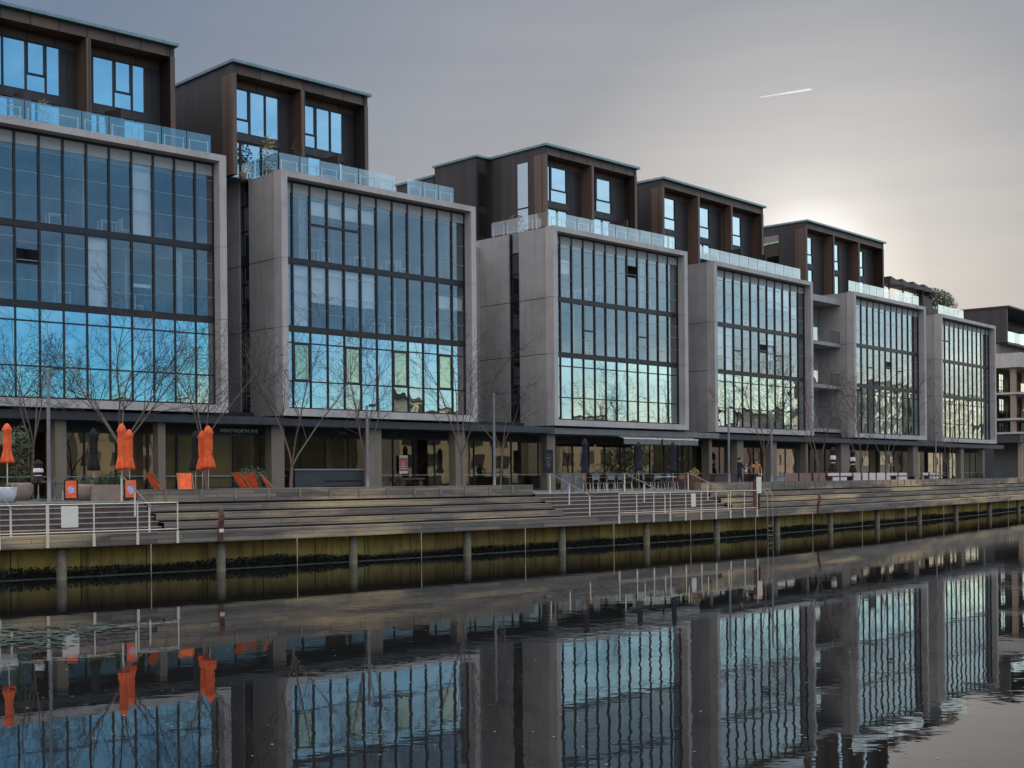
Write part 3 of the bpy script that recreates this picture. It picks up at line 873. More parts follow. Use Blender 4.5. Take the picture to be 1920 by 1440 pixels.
# ------------------------------------------------------------------ boardwalk: piles, fenders, rails, ladders
def ordinal(k): return ['first','second','third','fourth','fifth','sixth','seventh','eighth','ninth','tenth','eleventh','twelfth','thirteenth','fourteenth'][k]
PILES = [115,414,662,876,1054,1212,1344,1457,1557,1645,1724,1793,1856,1910]
me = MB().lathe([(.17,-.7),(.17,.10),(.165,.11),(.165,1.09)], 14).mesh('timber_pile', M['timber_pile'], True)
for k, x in enumerate(PILES):
    tag(link('timber_pile', me, None, spot(x, .42, 0, 1020)), 'round grey timber pile under the boardwalk edge, %s from the left' % ordinal(k), 'pile', 'timber piles carrying the boardwalk')
M['fend'] = simple('dull_pole_steel', (.34,.29,.23), .5, .2, .2, 8)
FEND = [283,557,790,985,1151,1295,1417,1524,1617,1699,1770,1835,1891]
me = MB().tube([(0,0,-.6),(0,0,1.12)], .016, 8).mesh('fender_pole', M['fend'], True)
for k, x in enumerate(FEND):
    tag(link('fender_pole', me, None, spot(x, -.03, 0, 1010)), 'thin pale steel pole standing in the water before the quay, %s from the left' % ordinal(k), 'pole', 'thin steel poles along the quay')

def railing(xs, label, extra_left=0, thick=()):
    As = [arc_at(x, -.06, 960) for x in xs]
    if extra_left:
        dl = As[1]-As[0]
        As = [As[0]-dl*k for k in range(extra_left, 0, -1)]+As
    base = on(As[0], -.06, 1.1); r = empty('railing', base, 0, label, 'railing', 'steel railings on the boardwalk edge')
    for a in As:
        p = on(a, -.06, 0); an = ang(a); wd = .022 if a not in [arc_at(t, -.06, 960) for t in thick] else .05
        b = MB(); Mx = Matrix.Translation(p-base) @ Matrix.Rotation(an, 4, 'Z')
        b.box(-wd, wd, -.01, .012, 1.52, 2.5, M=Mx); b.box(-.045, .045, -.012, .05, 1.11, 1.52, M=Mx)
        b.build('post', M['steel'], r)
    for z in (2.515, 1.60):
        b = MB(); n = 24; b.tube([on(As[0]+(As[-1]-As[0])*k/n, -.06, z)-base for k in range(n+1)], .021, 6); b.build('rail', M['steel'], r, True)
    return r
railing([89,176,258,333], 'left steel railing in front of the stairs with a blank sign board', 3, (89,))
railing([1161,1194,1226,1257,1286,1315,1343,1370,1396,1420], 'right steel railing between the handrails and the rusty sign totem')

def handrail(x, label):
    a = arc_at(x, .35, 970); an = ang(a)
    P = lambda s, z: on(a, s, z)
    base = P(.35, 1.5); r = empty('handrail', base, 0, label, 'handrail', 'steel stair handrails')
    posts = [(.35,1.5,2.42),(1.62,1.95,2.98),(2.85,2.55,3.46)]
    for s, z0, z1 in posts:
        b = MB(); b.box(-.03,.03,-.012,.012, z0, z1, M=Matrix.Translation(P(s,0)-base) @ Matrix.Rotation(an,4,'Z')); b.build('post', M['steel'], r)
    b = MB(); b.tube([P(3.15,3.46)-base, P(2.85,3.47)-base, P(1.62,2.985)-base, P(.35,2.43)-base, P(.1,2.40)-base], .026, 8)
    b.build('rail', M['galv'], r, True)
handrail(20, 'stair handrail at the left picture edge beside the white planter')
handrail(280, 'stair handrail ending the seat wall near the two folded orange umbrellas')
handrail(1106, 'stair handrail right of the black menu board')
handrail(1247, 'stair handrail below the navy umbrellas of the cafe')
handrail(1366, 'stair handrail nearest to the rusty sign totem')

def board(x, y0, y1, wpx, s, label, lean=0):
    a = arc_at(x, s, (y0+y1)/2); p = on(a, s); D = p.y
    z1 = HC+ray(x, y0)[1]*D; z0 = HC+ray(x, y1)[1]*D; w = wpx/F*D/math.cos(ang(a)); h = z1-z0; c = .03
    b = MB(); pts = []
    for cx, cz, q in ((w/2-c,c,-90),(w/2-c,h-c,0),(-w/2+c,h-c,90),(-w/2+c,c,180)):
        for t in (0,45,90): pts.append((cx+c*math.cos(R(q+t)), 0, cz+c*math.sin(R(q+t))))
    b.prism(pts, None, (0,.02,0))
    o = b.build('sign_board', M['sign_w'], None); o.location = (p.x, p.y, z0); o.rotation_euler = (0, R(lean), ang(a))
    bk = MB(); bk.box(-w/2+.02, w/2-.02, .021, .035, h*.3, h*.36); bk.build('bracket', M['steel'], o)
    tag(o, label, 'sign', 'white boards on the railings')
board(131, 949, 989, 25, -.12, 'blank white board hung on the left railing')
board(1300.5, 925, 950, 9.5, -.12, 'narrow white board hung on the right railing', 0)
# rusty totem carrying a white board
p = spot(1419, .25, 1.5, 950); an = ang(arc_at(1419, .25, 950))
t = empty('sign_totem', p, an, 'rusty steel totem carrying a large white board by the ladder', 'sign')
b = MB(); b.box(-.30,-.03,-.05,.05,0,1.55); b.box(.17,.25,-.06,.04,0,1.62); b.box(-.30,.25,-.03,.03,1.0,1.62); b.build('post', M['rust'], t)
b = MB(); b.box(-.14,.34,-.10,-.065,.86,1.74); b.build('sign_face', M['sign_w'], t)
# curved rusty mooring posts
def mooring(x, label, num=False):
    p = spot(x, -.05, 1.1, 1000); an = ang(arc_at(x, -.05, 1000))
    o = empty('mooring_post', p, an, label, 'mooring post', 'rusty mooring posts on the boardwalk edge')
    b = MB(); W = .09
    pts = [(0,-.02,0),(0,-.02,.48),(0,-.10,.75),(0,-.12,.95),(0,-.06,1.12),(0,.0,1.17),(0,.02,1.10),(0,-.02,1.0),(0,-.02,.78),(0,.07,.48),(0,.07,0)]
    k = MB(); k.prism([(-W,q[1],q[2]) for q in pts], None, (2*W,0,0)); k.build('post', M['rust'], o)
    if num:
        b = MB(); b.box(-.07,.10,-.035,-.022,.33,.45); b.build('number_plate', M['sign_w'], o)
mooring(414, 'rusty curved mooring post with a small pale plate at the left', True)
mooring(1535, 'rusty curved mooring post on the far boardwalk at the right')
# swim ladder with two hooped stiles
a = arc_at(1443, -.05, 1000); p = on(a, -.05, 0); t = empty('quay_ladder', p, ang(a), 'tall steel quay ladder with hooped stiles reaching down into the water', 'ladder')
for x in (-.28, .28):
    b = MB(); b.tube([(x,.75,1.5),(x,.75,2.25),(x,.62,2.45),(x,.35,2.55),(x,.08,2.47),(x,-.04,2.2),(x,-.05,1.2),(x,-.05,-.6)], .024, 8); b.build('stile', M['fend'], t, True)
for k in range(4):
    b = MB(); b.tube([(-.26,-.05,-.2+.27*k),(.26,-.05,-.2+.27*k)], .016, 6); b.build('rung', M['fend'], t, True)

# ------------------------------------------------------------------ lamp posts
def lamp(x, s, ytop, label):
    p = spot(x, s); zt = HC+ray(x, ytop)[1]*p.y; h = zt-DECK
    o = empty('lamp_post', p, ang(arc_at(x, s)), label, 'street lamp', 'slim grey promenade lamps')
    b = MB(); b.lathe([(.12,0),(.12,.02),(.075,.03),(.07,.9),(.055,h-.05),(.05,h)], 12); b.build('pole', M['galv'], o, True)
    b = MB(); b.box(-.03,.42,-.03,.03,h-.06,h-.01); b.build('arm', M['galv'], o)
    b = MB(); b.box(.18,.62,-.10,.10,h-.012,h+.06); b.build('lamp_head', M['fascia'], o)
lamp(92, 4.2, 690, 'lamp post standing left among the orange A-frame signs')
lamp(689, 4.5, 760, 'lamp post hidden behind the thin tree by the dark counter')
lamp(927, 5.0, 738, 'lamp post just left of the black menu board')
lamp(1367, 4.0, 764, 'lamp post left of the man in the dark coat')
lamp(1447, 4.5, 770, 'lamp post right of the sign totem, by the grey box')
lamp(1755, 6.0, 812, 'farthest lamp post before the last block')

# ------------------------------------------------------------------ bare trees
def tree(x, s, ytop, label, fork=1.5, limbs=4, spread=.42, seed=1, tr=.085, two=False, dens=1.0, z0=DECK):
    rnd = random.Random(seed); p = spot(x, s, z0); H = HC+ray(x, ytop)[1]*p.y-z0
    root = empty('bare_tree', p, rnd.uniform(0,6), label, 'tree', 'bare winter trees on the promenade')
    T = MB(); Cn = MB(); tr *= .88
    def limb(mb, p, d, L, r0, r1, nseg, n, curl=.12, up=.05):
        pts = [Vector(p)]; d = Vector(d).normalized(); rad = [r0]
        for k in range(nseg):
            d = (d+Vector((rnd.gauss(0,curl), rnd.gauss(0,curl), rnd.gauss(0,curl*.6)+up))).normalized()
            pts.append(pts[-1]+d*(L/nseg)); rad.append(r0+(r1-r0)*(k+1)/nseg)
        mb.tube(pts, rad, n, cap=False)
        return pts, rad
    tp, _ = limb(T, (0,0,0), (rnd.gauss(0,.03),rnd.gauss(0,.03),1), fork, tr, tr*.78, 5, 9, .03)
    tw = .0075 if p.y < 75 else .010
    def side(base_pts, rad, lev, L):
        n = len(base_pts)
        cnt = {1: rnd.randint(7,9), 2: rnd.randint(5,6), 3: rnd.randint(3,4)}[lev]
        cnt = max(2, int(cnt*dens))
        for q in range(cnt):
            t = .22+.78*(q+rnd.random())/cnt; k = min(n-2, int(t*(n-1))); fr = t*(n-1)-k
            b = base_pts[k].lerp(base_pts[k+1], min(1, fr)); ax = (base_pts[k+1]-base_pts[k]).normalized()
            o = ax.orthogonal().normalized(); o = Matrix.Rotation(rnd.uniform(0,6.28), 3, ax) @ o
            d = ax*rnd.uniform(.55,.95)+o*rnd.uniform(.5,.85)
            Ls = L*rnd.uniform(.38,.62)*(1.05-.35*t); r = max(tw*.8, min(rad[k]*.55, .005+Ls*.007))
            pp, rr = limb(Cn, b, d, Ls, r, max(tw*.55, r*.35), 4 if lev < 3 else 2, 5 if lev == 1 else 3, .16, .05)
            if lev < 3: side(pp, rr, lev+1, Ls)
    for q in range(limbs):
        A = 6.28*q/limbs+rnd.uniform(-.3,.3); sp = spread*rnd.uniform(.75,1.2)
        L = (H-fork)*rnd.uniform(.85,1.05)/math.cos(sp*.8)
        if q == 0: L = (H-fork)*1.02; sp *= .5
        d = Vector((math.cos(A)*math.sin(sp), math.sin(A)*math.sin(sp), math.cos(sp)))
        st = tp[-1] if not two or q == 0 else tp[-1]
        r0 = tr*.50
        pts, rad = limb(T, st-d*.05, d, L, r0, .012, 8, 7, .07, .02)
        side(pts, rad, 1, L)
    T.build('trunk', M['bark'], root, True); Cn.build('crown', M['twig'], root, True)
tree(232, 6.5, 592, 'tall wide bare tree rising behind the two folded orange umbrellas', 2.0, 6, .62, 3, .10)
tree(388, 7.0, 640, 'bare tree behind the right pair of orange umbrellas at the corner of the first block', 2.2, 4, .5, 5, .08)
tree(545, 4.0, 640, 'bare tree with a pale forked trunk in front of the dark counter', 1.25, 3, .42, 12, .085)
tree(686, 5.0, 668, 'thin bare tree between the dark counter and the glass doors', 1.6, 4, .34, 9, .06)
tree(866, 6.0, 640, 'bare tree before the column right of the red poster', 1.8, 4, .40, 21, .08)
tree(938, 9.0, 735, 'small bare tree against the blank side wall of the middle block', 2.0, 4, .5, 14, .06, dens=.8)
tree(60, 9.0, 660, 'bare tree at the left edge behind the lamp post', 2.0, 4, .5, 31, .07, dens=.8)
tree(1432, 6.5, 690, 'bare tree behind the rusty sign totem and the man in brown', 2.0, 4, .45, 16, .08)
tree(1535, 5.5, 700, 'bare tree with a low fork in front of the balconies', 1.1, 4, .46, 17, .09, dens=.9)
tree(1616, 6.0, 705, 'bare tree before the pale windbreak panels', 1.4, 4, .42, 18, .07, dens=.9)
tree(1662, 7.0, 715, 'bare tree right of the pale windbreak panels centre', 1.6, 4, .45, 19, .07, dens=.8)
tree(1778, 7.5, 720, 'farthest bare tree in front of the last block', 1.6, 4, .5, 20, .08, dens=.8)

# ------------------------------------------------------------------ folded umbrellas
def umbrella(x, s, ytop, ybot, label, mat='orange', cat='umbrella', band=False, group=None, wide=1.0, lean=0):
    p = spot(x, s); zt = HC+ray(x, ytop)[1]*p.y-DECK; zb = HC+ray(x, ybot)[1]*p.y-DECK
    o = empty('folded_umbrella', p, random.uniform(0,6), label, 'umbrella', group)
    if lean: o.rotation_euler = (R(lean*.4), R(lean), 0)
    b = MB(); b.lathe([(.02,.03),(.022,zt-.03)], 8); b.build('pole', M['steel'], o, True)
    b = MB(); b.lathe([(.27,0),(.27,.05),(.06,.07),(.035,.25),(.03,.26)], 16); b.build('base', M['galv'], o)
    h = zt-zb; w = wide
    b = MB()
    b.lathe([(.11*w,zb+.03,.05),(.19*w,zb,.30),(.205*w,zb+.06*h,.28),(.165*w,zb+.2*h,.22),(.125*w,zb+.34*h,.12),(.125*w,zb+.36*h,.05),(.138*w,zb+.4*h,.17),
             (.135*w,zb+.6*h,.18),(.14*w,zb+.80*h,.14),(.165*w,zb+.83*h,.2),(.155*w,zb+.87*h,.10),(.10*w,zb+.95*h,.06),(.035,zt,0)], 40, nf=6)
    b.build('canopy', M[mat], o, True)
    b = MB(); b.lathe([(.132*w,zb+.335*h),(.138*w,zb+.345*h),(.138*w,zb+.365*h),(.132*w,zb+.375*h)], 16); b.build('strap', M[mat] if not band else M['white'], o)
    if band:
        b = MB(); b.lathe([(.15*w,zb+.48*h,.1),(.17*w,zb+.5*h,.1),(.165*w,zb+.62*h,.1),(.10*w,zb+.69*h,.1)], 30, nf=6); b.build('logo_band', M['white'], o)
G = 'folded orange umbrellas'
umbrella(14, 4.2, 794, 868, 'folded orange umbrella at the left picture edge', group=G)
umbrella(229, 4.0, 794, 881, 'brightest folded orange umbrella, left one of the pair beside the stair handrail', group=G)
umbrella(243, 5.2, 805, 881, 'thinner folded orange umbrella, right one of the pair beside the stair handrail', group=G, wide=.92)
umbrella(380, 5.6, 808, 882, 'folded orange umbrella partly hidden by its neighbour behind the seat wall', group=G, wide=1.0)
umbrella(391, 4.9, 798, 879, 'taller front folded orange umbrella behind the seat wall', group=G, wide=1.1)
G = 'folded black umbrellas'
umbrella(176, 7.4, 803, 882, 'folded black umbrella in front of the tan shop blind', 'black', group=G)
umbrella(367, 7.4, 808, 882, 'folded black umbrella left of the right orange pair', 'black', group=G)
G = 'folded navy umbrellas'
umbrella(1097, 8.0, 822, 892, 'folded navy umbrella before the glowing cafe window', 'navy', group=G)
umbrella(1198, 7.0, 828, 882, 'folded navy umbrella above the middle of the cafe tables', 'navy', group=G)
umbrella(1262, 6.0, 828, 886, 'folded navy umbrella with a white pole at the right of the cafe', 'navy', group=G)
G = 'folded dark umbrellas with white bands'
umbrella(72, 7.0, 862, 908, 'short folded dark umbrella with a white band left of the lamp post', 'maroon', band=True, group=G)
umbrella(1562, 7.5, 838, 884, 'folded maroon umbrella with white band left of the wide grey column', 'maroon', band=True, group=G, wide=1.2)
umbrella(1599, 7.5, 842, 886, 'folded maroon umbrella with white band right of the wide grey column', 'maroon', band=True, group=G, wide=1.2)

# ------------------------------------------------------------------ deck chairs
def deck_chair_parts(r):
    prof = [(.62,.36),(.30,.20),(.02,.18),(-.12,.34),(-.33,.66),(-.52,1.0)]
    b = MB()
    for k in range(len(prof)-1):
        (x0,z0),(x1,z1) = prof[k], prof[k+1]; m = 1 if k < 2 else 0  # front of the sling pink, the rest orange
        n = Vector((z1-z0, 0, x0-x1)).normalized()*.012
        P = [(x0,-.25,z0),(x1,-.25,z1),(x1,.25,z1),(x0,.25,z0)]
        k0 = len(b.v); b.v += [tuple(Vector(q)+n) for q in P]+[tuple(Vector(q)-n) for q in P]
        for q in ((0,1,2,3),(7,6,5,4),(0,3,7,4),(1,5,6,2),(0,4,5,1),(2,6,7,3)): b.f.append(tuple(k0+i for i in q)); b.m.append(m)
    b.build('sling', [M['orange'], M['pink']], r)
    for y in (-.28, .28):
        b = MB(); b.tube([(.66,y,.36),(-.1,y,.05)], .022, 6); b.tube([(.35,y*1.02,.02),(-.55,y*1.02,1.02)], .022, 6); b.build('side_frame', M['wood'], r)
    b = MB(); b.tube([(-.54,-.28,1.01),(-.54,.28,1.01)], .02, 6); b.tube([(.64,-.28,.36),(.64,.28,.36)], .02, 6); b.tube([(-.1,-.28,.05),(-.1,.28,.05)], .02, 6)
    b.build('crossbar', M['wood'], r)
dc = None
for x, s, rot, lab in ((303,4.2,.1,'orange deck chair seen from the side, leftmost behind the seat wall'),(349,4.4,-1.9,'orange deck chair seen from behind, left of the tall orange umbrellas'),
                       (464,4.2,.05,'orange deck chair reclining to the right before the dark hedge'),(479,5.6,.5,'orange deck chair half hidden by its neighbour before the dark hedge'),
                       (512,4.0,-.45,'orange deck chair nearest to the pale column')):
    q = spot(x, s); an = ang(arc_at(x, s))+rot
    if dc is None:
        dc = empty('deck_chair', q, an); deck_chair_parts(dc); c = dc
    else: c = copy_tree(dc); c.location = q; c.rotation_euler = (0,0,an)
    tag(c, lab, 'deck chair', 'orange deck chairs')

# A-frame signs
def aframe(x, s, lab):
    q = spot(x, s); o = empty('a_frame_sign', q, ang(arc_at(x, s))-.35, lab, 'sign', 'orange A-frame signs'); o.scale = (.74,.8,.78)
    for sg in (1,-1):
        b = MB(); pts = []
        for cx, cz, a0 in ((.27,.12,-90),(.27,.98,0),(-.27,.98,90),(-.27,.12,180)):
            for t in (0,30,60,90): pts.append((cx+.06*math.cos(R(a0+t)), -.02, cz+.06*math.sin(R(a0+t))))
        b.prism(pts, None, (0,.04,0)); Mx = Matrix.Rotation(R(12*sg), 4, 'X') if sg > 0 else Matrix.Translation((0,.43,0)) @ Matrix.Rotation(R(-12), 4, 'X')
        Mx = Matrix.Translation((0,-.2,0)) @ (Matrix.Rotation(R(-10),4,'X') if sg > 0 else Matrix.Translation((0,.42,0)) @ Matrix.Rotation(R(10),4,'X'))
        b.v = [tuple(Mx @ Vector(v)) for v in b.v]; pn = b.build('board', M['black'], o)
        b = MB(); b.box(-.255,.255,-.028,-.021,.16,.98) if sg > 0 else b.box(-.255,.255,.021,.028,.16,.98)
        b.v = [tuple(Mx @ Vector(v)) for v in b.v]; b.build('poster', M['orange'], pn)
        if sg > 0:
            b = MB(); rr = random.Random(x)
            pts = [(.0+.17*math.cos(A)*(.7+.5*rr.random()), -.033, .52+.19*math.sin(A)*(.7+.5*rr.random())) for A in [6.283*k/11 for k in range(11)]]
            b.prism(pts, None, (0,.004,0)); b.v = [tuple(Mx @ Vector(v)) for v in b.v]; b.build('print', M['violet'], pn)
aframe(133, 4.6, 'orange A-frame sign right of the lamp post')
aframe(245, 3.6, 'orange A-frame sign under the folded umbrella pair')

# planters and plants
def plant_bits(b, c, rx, ry, h, n, size, rnd, m=0, spiky=False):
    for k in range(n):
        while True:
            q = Vector((rnd.uniform(-1,1), rnd.uniform(-1,1), rnd.uniform(-1,1)))
            if q.length < 1: break
        p = Vector(c)+Vector((q.x*rx, q.y*ry, (q.z+1)/2*h))
        if spiky:
            d = Vector((rnd.gauss(0,.35), rnd.gauss(0,.35), 1)).normalized()*size*rnd.uniform(1.5,3); w = Vector((rnd.uniform(-1,1), rnd.uniform(-1,1),0)).normalized()*size*.12
            p.z = c[2]; b.quad(p-w, p+w, p+d+w*.1, p+d-w*.1, m)
        else:
            a = Vector((rnd.gauss(0,1), rnd.gauss(0,1), rnd.gauss(0,1))).normalized()*size*rnd.uniform(.6,1.4); e = a.orthogonal().normalized()*size*rnd.uniform(.3,.6)
            b.quad(p-a*.5, p+e*.5, p+a*.5, p-e*.5, m)
def potted(loc, rz, pot, r, ph, lab, n=120, h=.5, leaf='leaf', spiky=False, box=None, size=.11, seed=1, sx=1.0):
    o = empty('potted_plant', loc, rz, lab, 'potted plant', 'potted plants'); rnd = random.Random(seed)
    b = MB()
    if box: b.box(-box[0]/2, box[0]/2, -box[1]/2, box[1]/2, 0, ph)
    else: b.lathe([(r*.7,0),(r*.95,ph*.5),(r,ph*.9),(r*.97,ph),(r*.85,ph),(r*.8,ph*.85)], 18)
    b.build('pot', M[pot], o, not box)
    b = MB(); plant_bits(b, (0,0,ph*.9), (box[0]*.48 if box else r*1.1)*sx, (box[1]*.5 if box else r*1.1)*sx, h, n, size, rnd, 0, spiky); b.build('foliage', M[leaf], o)
    return o
def deck_pot(x, s, *a, **k): return potted(spot(x, s), ang(arc_at(x, s)), *a, **k)
deck_pot(4, 3.6, 'potw', .48, .55, 'rounded white planter with spiky grass at the left picture edge', 60, .5, spiky=True, seed=2)
deck_pot(160, 6.0, 'pot', .38, .62, 'round tan planter with low green plants right of the first A-frame sign', 160, .45, seed=3)
deck_pot(208, 5.6, 'pot', .4, .6, 'long pale trough with reeds left of the umbrella pair', 120, .4, spiky=True, box=(1.5,.45), size=.22, seed=4)
deck_pot(37, 9.0, 'pot', .5, .7, 'tall leafy plant in a pot behind the left glass door', 420, 2.4, seed=5, size=.16, sx=.9)
deck_pot(470, 8.4, 'fascia', .5, .45, 'dark clipped hedge in a black trough behind the deck chairs', 900, .95, box=(1.9,.7), seed=6, size=.10)
deck_pot(1302, 3.9, 'rust', .3, .75, 'rusty square planter with yellow green leaves beside the cafe steps', 130, .55, 'leaf_y', box=(.55,.55), seed=7)
deck_pot(1833, 5.5, 'fascia', .3, .35, 'long dark trough of spiky grasses before the last block', 260, .4, spiky=True, box=(4.6,.5), size=.26, seed=8)
deck_pot(1743, 6.0, 'pot', .35, .5, 'small planter with a pale flower under the last block', 90, .4, seed=9)
def terr_pot(i, x, v, n, h, lab, leaf='leaf', r=.3, size=.12, seed=1, spiky=False):
    f = BS[i]; u = u_of(f, x, v, HT+.5); p = f.L+f.d*u+f.n*v; p.z = HT-.035
    potted((p.x,p.y,p.z), f.a, 'pot', r, .4, lab, n, h, leaf, seed=seed, size=size, spiky=spiky)
terr_pot(0, 28, 1.2, 120, .9, 'potted shrub on the terrace of the leftmost block, left of the first divider', seed=11)
terr_pot(0, 82, 1.3, 150, 1.1, 'yellowing potted shrub on the terrace of the leftmost block, between its dividers', 'leaf_y', seed=12)
terr_pot(1, 452, 3.3, 320, 1.0, 'dense dark potted shrub at the left terrace corner of the second block', seed=13, r=.25)
terr_pot(1, 506, 2.0, 300, 1.9, 'tall straw coloured potted shrub on the terrace of the second block', 'leaf_y', seed=14, r=.42, size=.16)
terr_pot(1, 556, 1.6, 110, 1.9, 'slim green potted tree by the middle fin of the second penthouse', seed=15, r=.25)
terr_pot(1, 612, 1.2, 260, .8, 'wide dark potted shrub under the right bay of the second penthouse', seed=16, r=.6)
terr_pot(2, 965, 4.6, 200, 1.3, 'brown potted shrub on the side terrace of the middle block', 'leaf_y', seed=17, r=.5)
# roof hedge and pergola on the far blocks
f = BS[5]; u = u_of(f, 1733, 1.6, 19.5); p = f.L+f.d*u+f.n*1.6
hd = empty('roof_hedge', (p.x,p.y,HT-.03), f.a, 'big dark clipped hedge on the roof of the farthest framed block', 'hedge')
b = MB(); b.box(0,7.0,0,1.4,0,.9); b.box(0,2.0,.05,1.35,.9,1.9); b.build('planter', M['clad'], hd)
b = MB(); rnd = random.Random(5); plant_bits(b, (4.4,.7,1.0), 3.6, 1.2, 2.1, 2600, .22, rnd); plant_bits(b, (1.5,.7,1.6), 1.6, 1.0, 1.2, 900, .2, rnd); plant_bits(b, (7.2,.7,.6), 1.1, 1.0, 2.0, 700, .2, rnd); b.build('foliage', simple('dark_hedge_leaf', (.022,.034,.014), .7, 0, .5, 5), hd)
f = BS[4]; u = u_of(f, 1664, 2.4, 20); p = f.L+f.d*u+f.n*2.4
pg = empty('roof_pergola', (p.x,p.y,HT-.03), f.a, 'dark saw-tooth slatted pergola on the roof right of the last penthouse', 'pergola')
ul = u_of(f, 1746, 2.4, 20)-u
for k in range(4):
    a0 = ul*k/4; b = MB(); wk = ul/4
    b.prism([(a0,-.3,2.15),(a0+.1,-.3,2.78),(a0+wk+.5,-.3,2.30),(a0+wk+.5,-.3,2.2)], None, (0,1.5,0)); b.build('louvre', M['clad'], pg)
for a0 in (.4, ul*.35, ul*.62, ul*.8):
    b = MB(); b.box(a0, a0+.12, .0,.12, 0, 2.14); b.build('post', M['clad'], pg)
terr_pot(4, 1690, 1.4, 160, 1.0, 'loose shrub on the roof under the saw-tooth pergola', 'leaf_y', seed=21, r=.4)

# ------------------------------------------------------------------ cafe furniture, counters, panels
def cafe_chair(r, mat):
    b = MB(); b.box(-.21,.21,-.21,.21,.43,.455); b.build('seat', M[mat], r)
    for x in (-.19,.19):
        for y in (-.19,.19):
            q = MB(); q.tube([(x*1.15,y*1.15,0),(x*.95,y*.95,.43)], .013, 6); q.build('leg', M['steel'], r)
    b = MB(); b.tube([(-.2,.2,.44),(-.2,.26,.84),(-.1,.28,.88),(.1,.28,.88),(.2,.26,.84),(.2,.2,.44)], .014, 6); b.box(-.17,.17,.245,.26,.6,.82); b.build('backrest', M[mat], r)
def cafe_table(r, mat):
    b = MB(); b.box(-.38,.38,-.38,.38,.72,.75); b.build('tabletop', M[mat], r)
    b = MB(); b.tube([(0,0,.03),(0,0,.72)], .03, 8); b.box(-.25,.25,-.03,.03,0,.03); b.box(-.03,.03,-.25,-.031,0,.03); b.box(-.03,.03,.031,.25,0,.03); b.build('pedestal', M['galv'], r)
tbs = {}; chs = {}
def put_table(x, s, mat, lab):
    q = spot(x, s); an = ang(arc_at(x, s))
    if mat not in tbs: o = empty('cafe_table', q, an); cafe_table(o, mat); tbs[mat] = o
    else: o = copy_tree(tbs[mat]); o.location = q; o.rotation_euler = (0,0,an)
    tag(o, lab, 'table', 'cafe tables on the promenade')
def put_chair(x, s, rot, mat, lab):
    q = spot(x, s); an = ang(arc_at(x, s))+rot
    if mat not in chs: o = empty('cafe_chair', q, an); cafe_chair(o, mat); chs[mat] = o
    else: o = copy_tree(chs[mat]); o.location = q; o.rotation_euler = (0,0,an)
    tag(o, lab, 'chair', 'cafe chairs on the promenade')
put_table(1112, 5.2, 'wood', 'brown cafe table nearest to the slatted screen')
put_table(1137, 5.6, 'wood', 'brown cafe table second from the slatted screen')
put_table(1168, 5.0, 'galv', 'grey cafe table behind the middle handrail')
put_table(1226, 6.0, 'galv', 'grey cafe table below the middle navy umbrella')
put_table(1250, 5.0, 'white', 'white cafe table at the foot of the right navy umbrella')
put_table(1284, 5.6, 'wood', 'brown cafe table left of the rusty planter')
for k, (x, s, rot, mat, lab) in enumerate([
    (1103,4.6,.3,'wood','wooden cafe chair left of the first brown table'),(1122,4.5,-.2,'chair_s','steel cafe chair in front of the first brown table'),
    (1131,4.6,.5,'chair_s','steel cafe chair left of the second brown table'),(1146,5.0,-.8,'chair_s','steel cafe chair right of the second brown table'),
    (1160,6.1,2.8,'galv','dull grey cafe chair behind the middle handrail'),(1178,5.9,-2.6,'galv','dull grey cafe chair by the middle handrail post'),
    (1215,5.1,.4,'galv','dull grey cafe chair left of the table under the navy umbrella'),(1237,5.3,-.5,'chair_s','steel cafe chair right of the table under the navy umbrella'),
    (1262,4.6,.2,'chair_s','steel cafe chair by the white table'),(1276,6.4,2.5,'wood','wooden cafe chair behind the last brown table'),(1292,6.4,-2.4,'wood','wooden cafe chair next to the rusty planter'),
    (118,6.6,.4,'galv','dull grey cafe chair left of the tan planter'),(186,6.6,1.9,'galv','dull grey cafe chair beside the folded black umbrella')]):
    put_chair(x, s, rot, mat, lab)
put_table(104, 6.2, 'wood', 'brown cafe table behind the left lamp post')
# slatted cafe screens
for x0, x1, lab in ((1052,1073,'slatted grey screen below the menu board'),(1075,1098,'slatted grey screen between the menu board and the cafe tables')):
    a0, a1 = arc_at(x0, 5.0), arc_at(x1, 5.0); p = on(a0, 5.0, DECK); L = (on(a1,5.0)-on(a0,5.0)).length
    o = empty('cafe_screen', p, ang(a0), lab, 'screen', 'slatted cafe screens')
    b = MB(); b.box(0,.07,-.03,.03,0,.95); b.box(L-.07,L,-.03,.03,0,.95); b.box(.071,L-.071,-.03,.03,.9,.95); b.build('frame', M['tanc'], o)
    b = MB(); k = .12
    while k < L-.1: b.box(k,k+.05,-.012,.012,.06,.9); k += .11
    b.build('slats', M['greyb'], o)
# menu board on the column of the middle block
f = BS[2]; u = u_g(2, 1028, .47); p = f.L+f.d*u+f.n*.44
mb_ = empty('menu_board', (p.x,p.y,DECK), f.a, 'tall black menu board with faint white rings on the cafe column', 'sign board')
b = MB(); b.box(-.40,.40,.0,.05,1.05,2.45); b.build('board', M['black'], mb_)
b = MB()
for cz, rr in ((1.95,.22),(1.55,.18)):
    for k in range(28):
        a0, a1 = 6.2832*k/28, 6.2832*(k+.6)/28
        b.prism([(rr*math.cos(a0),-.004,cz+rr*math.sin(a0)),(rr*math.cos(a1),-.004,cz+rr*math.sin(a1)),((rr-.03)*math.cos(a1),-.004,cz+(rr-.03)*math.sin(a1)),((rr-.03)*math.cos(a0),-.004,cz+(rr-.03)*math.sin(a0))], None, (0,.003,0))
    b.box(-.05,.05,-.004,-.001,cz-.05,cz+.05)
b.build('rings', M['greyb'], mb_)
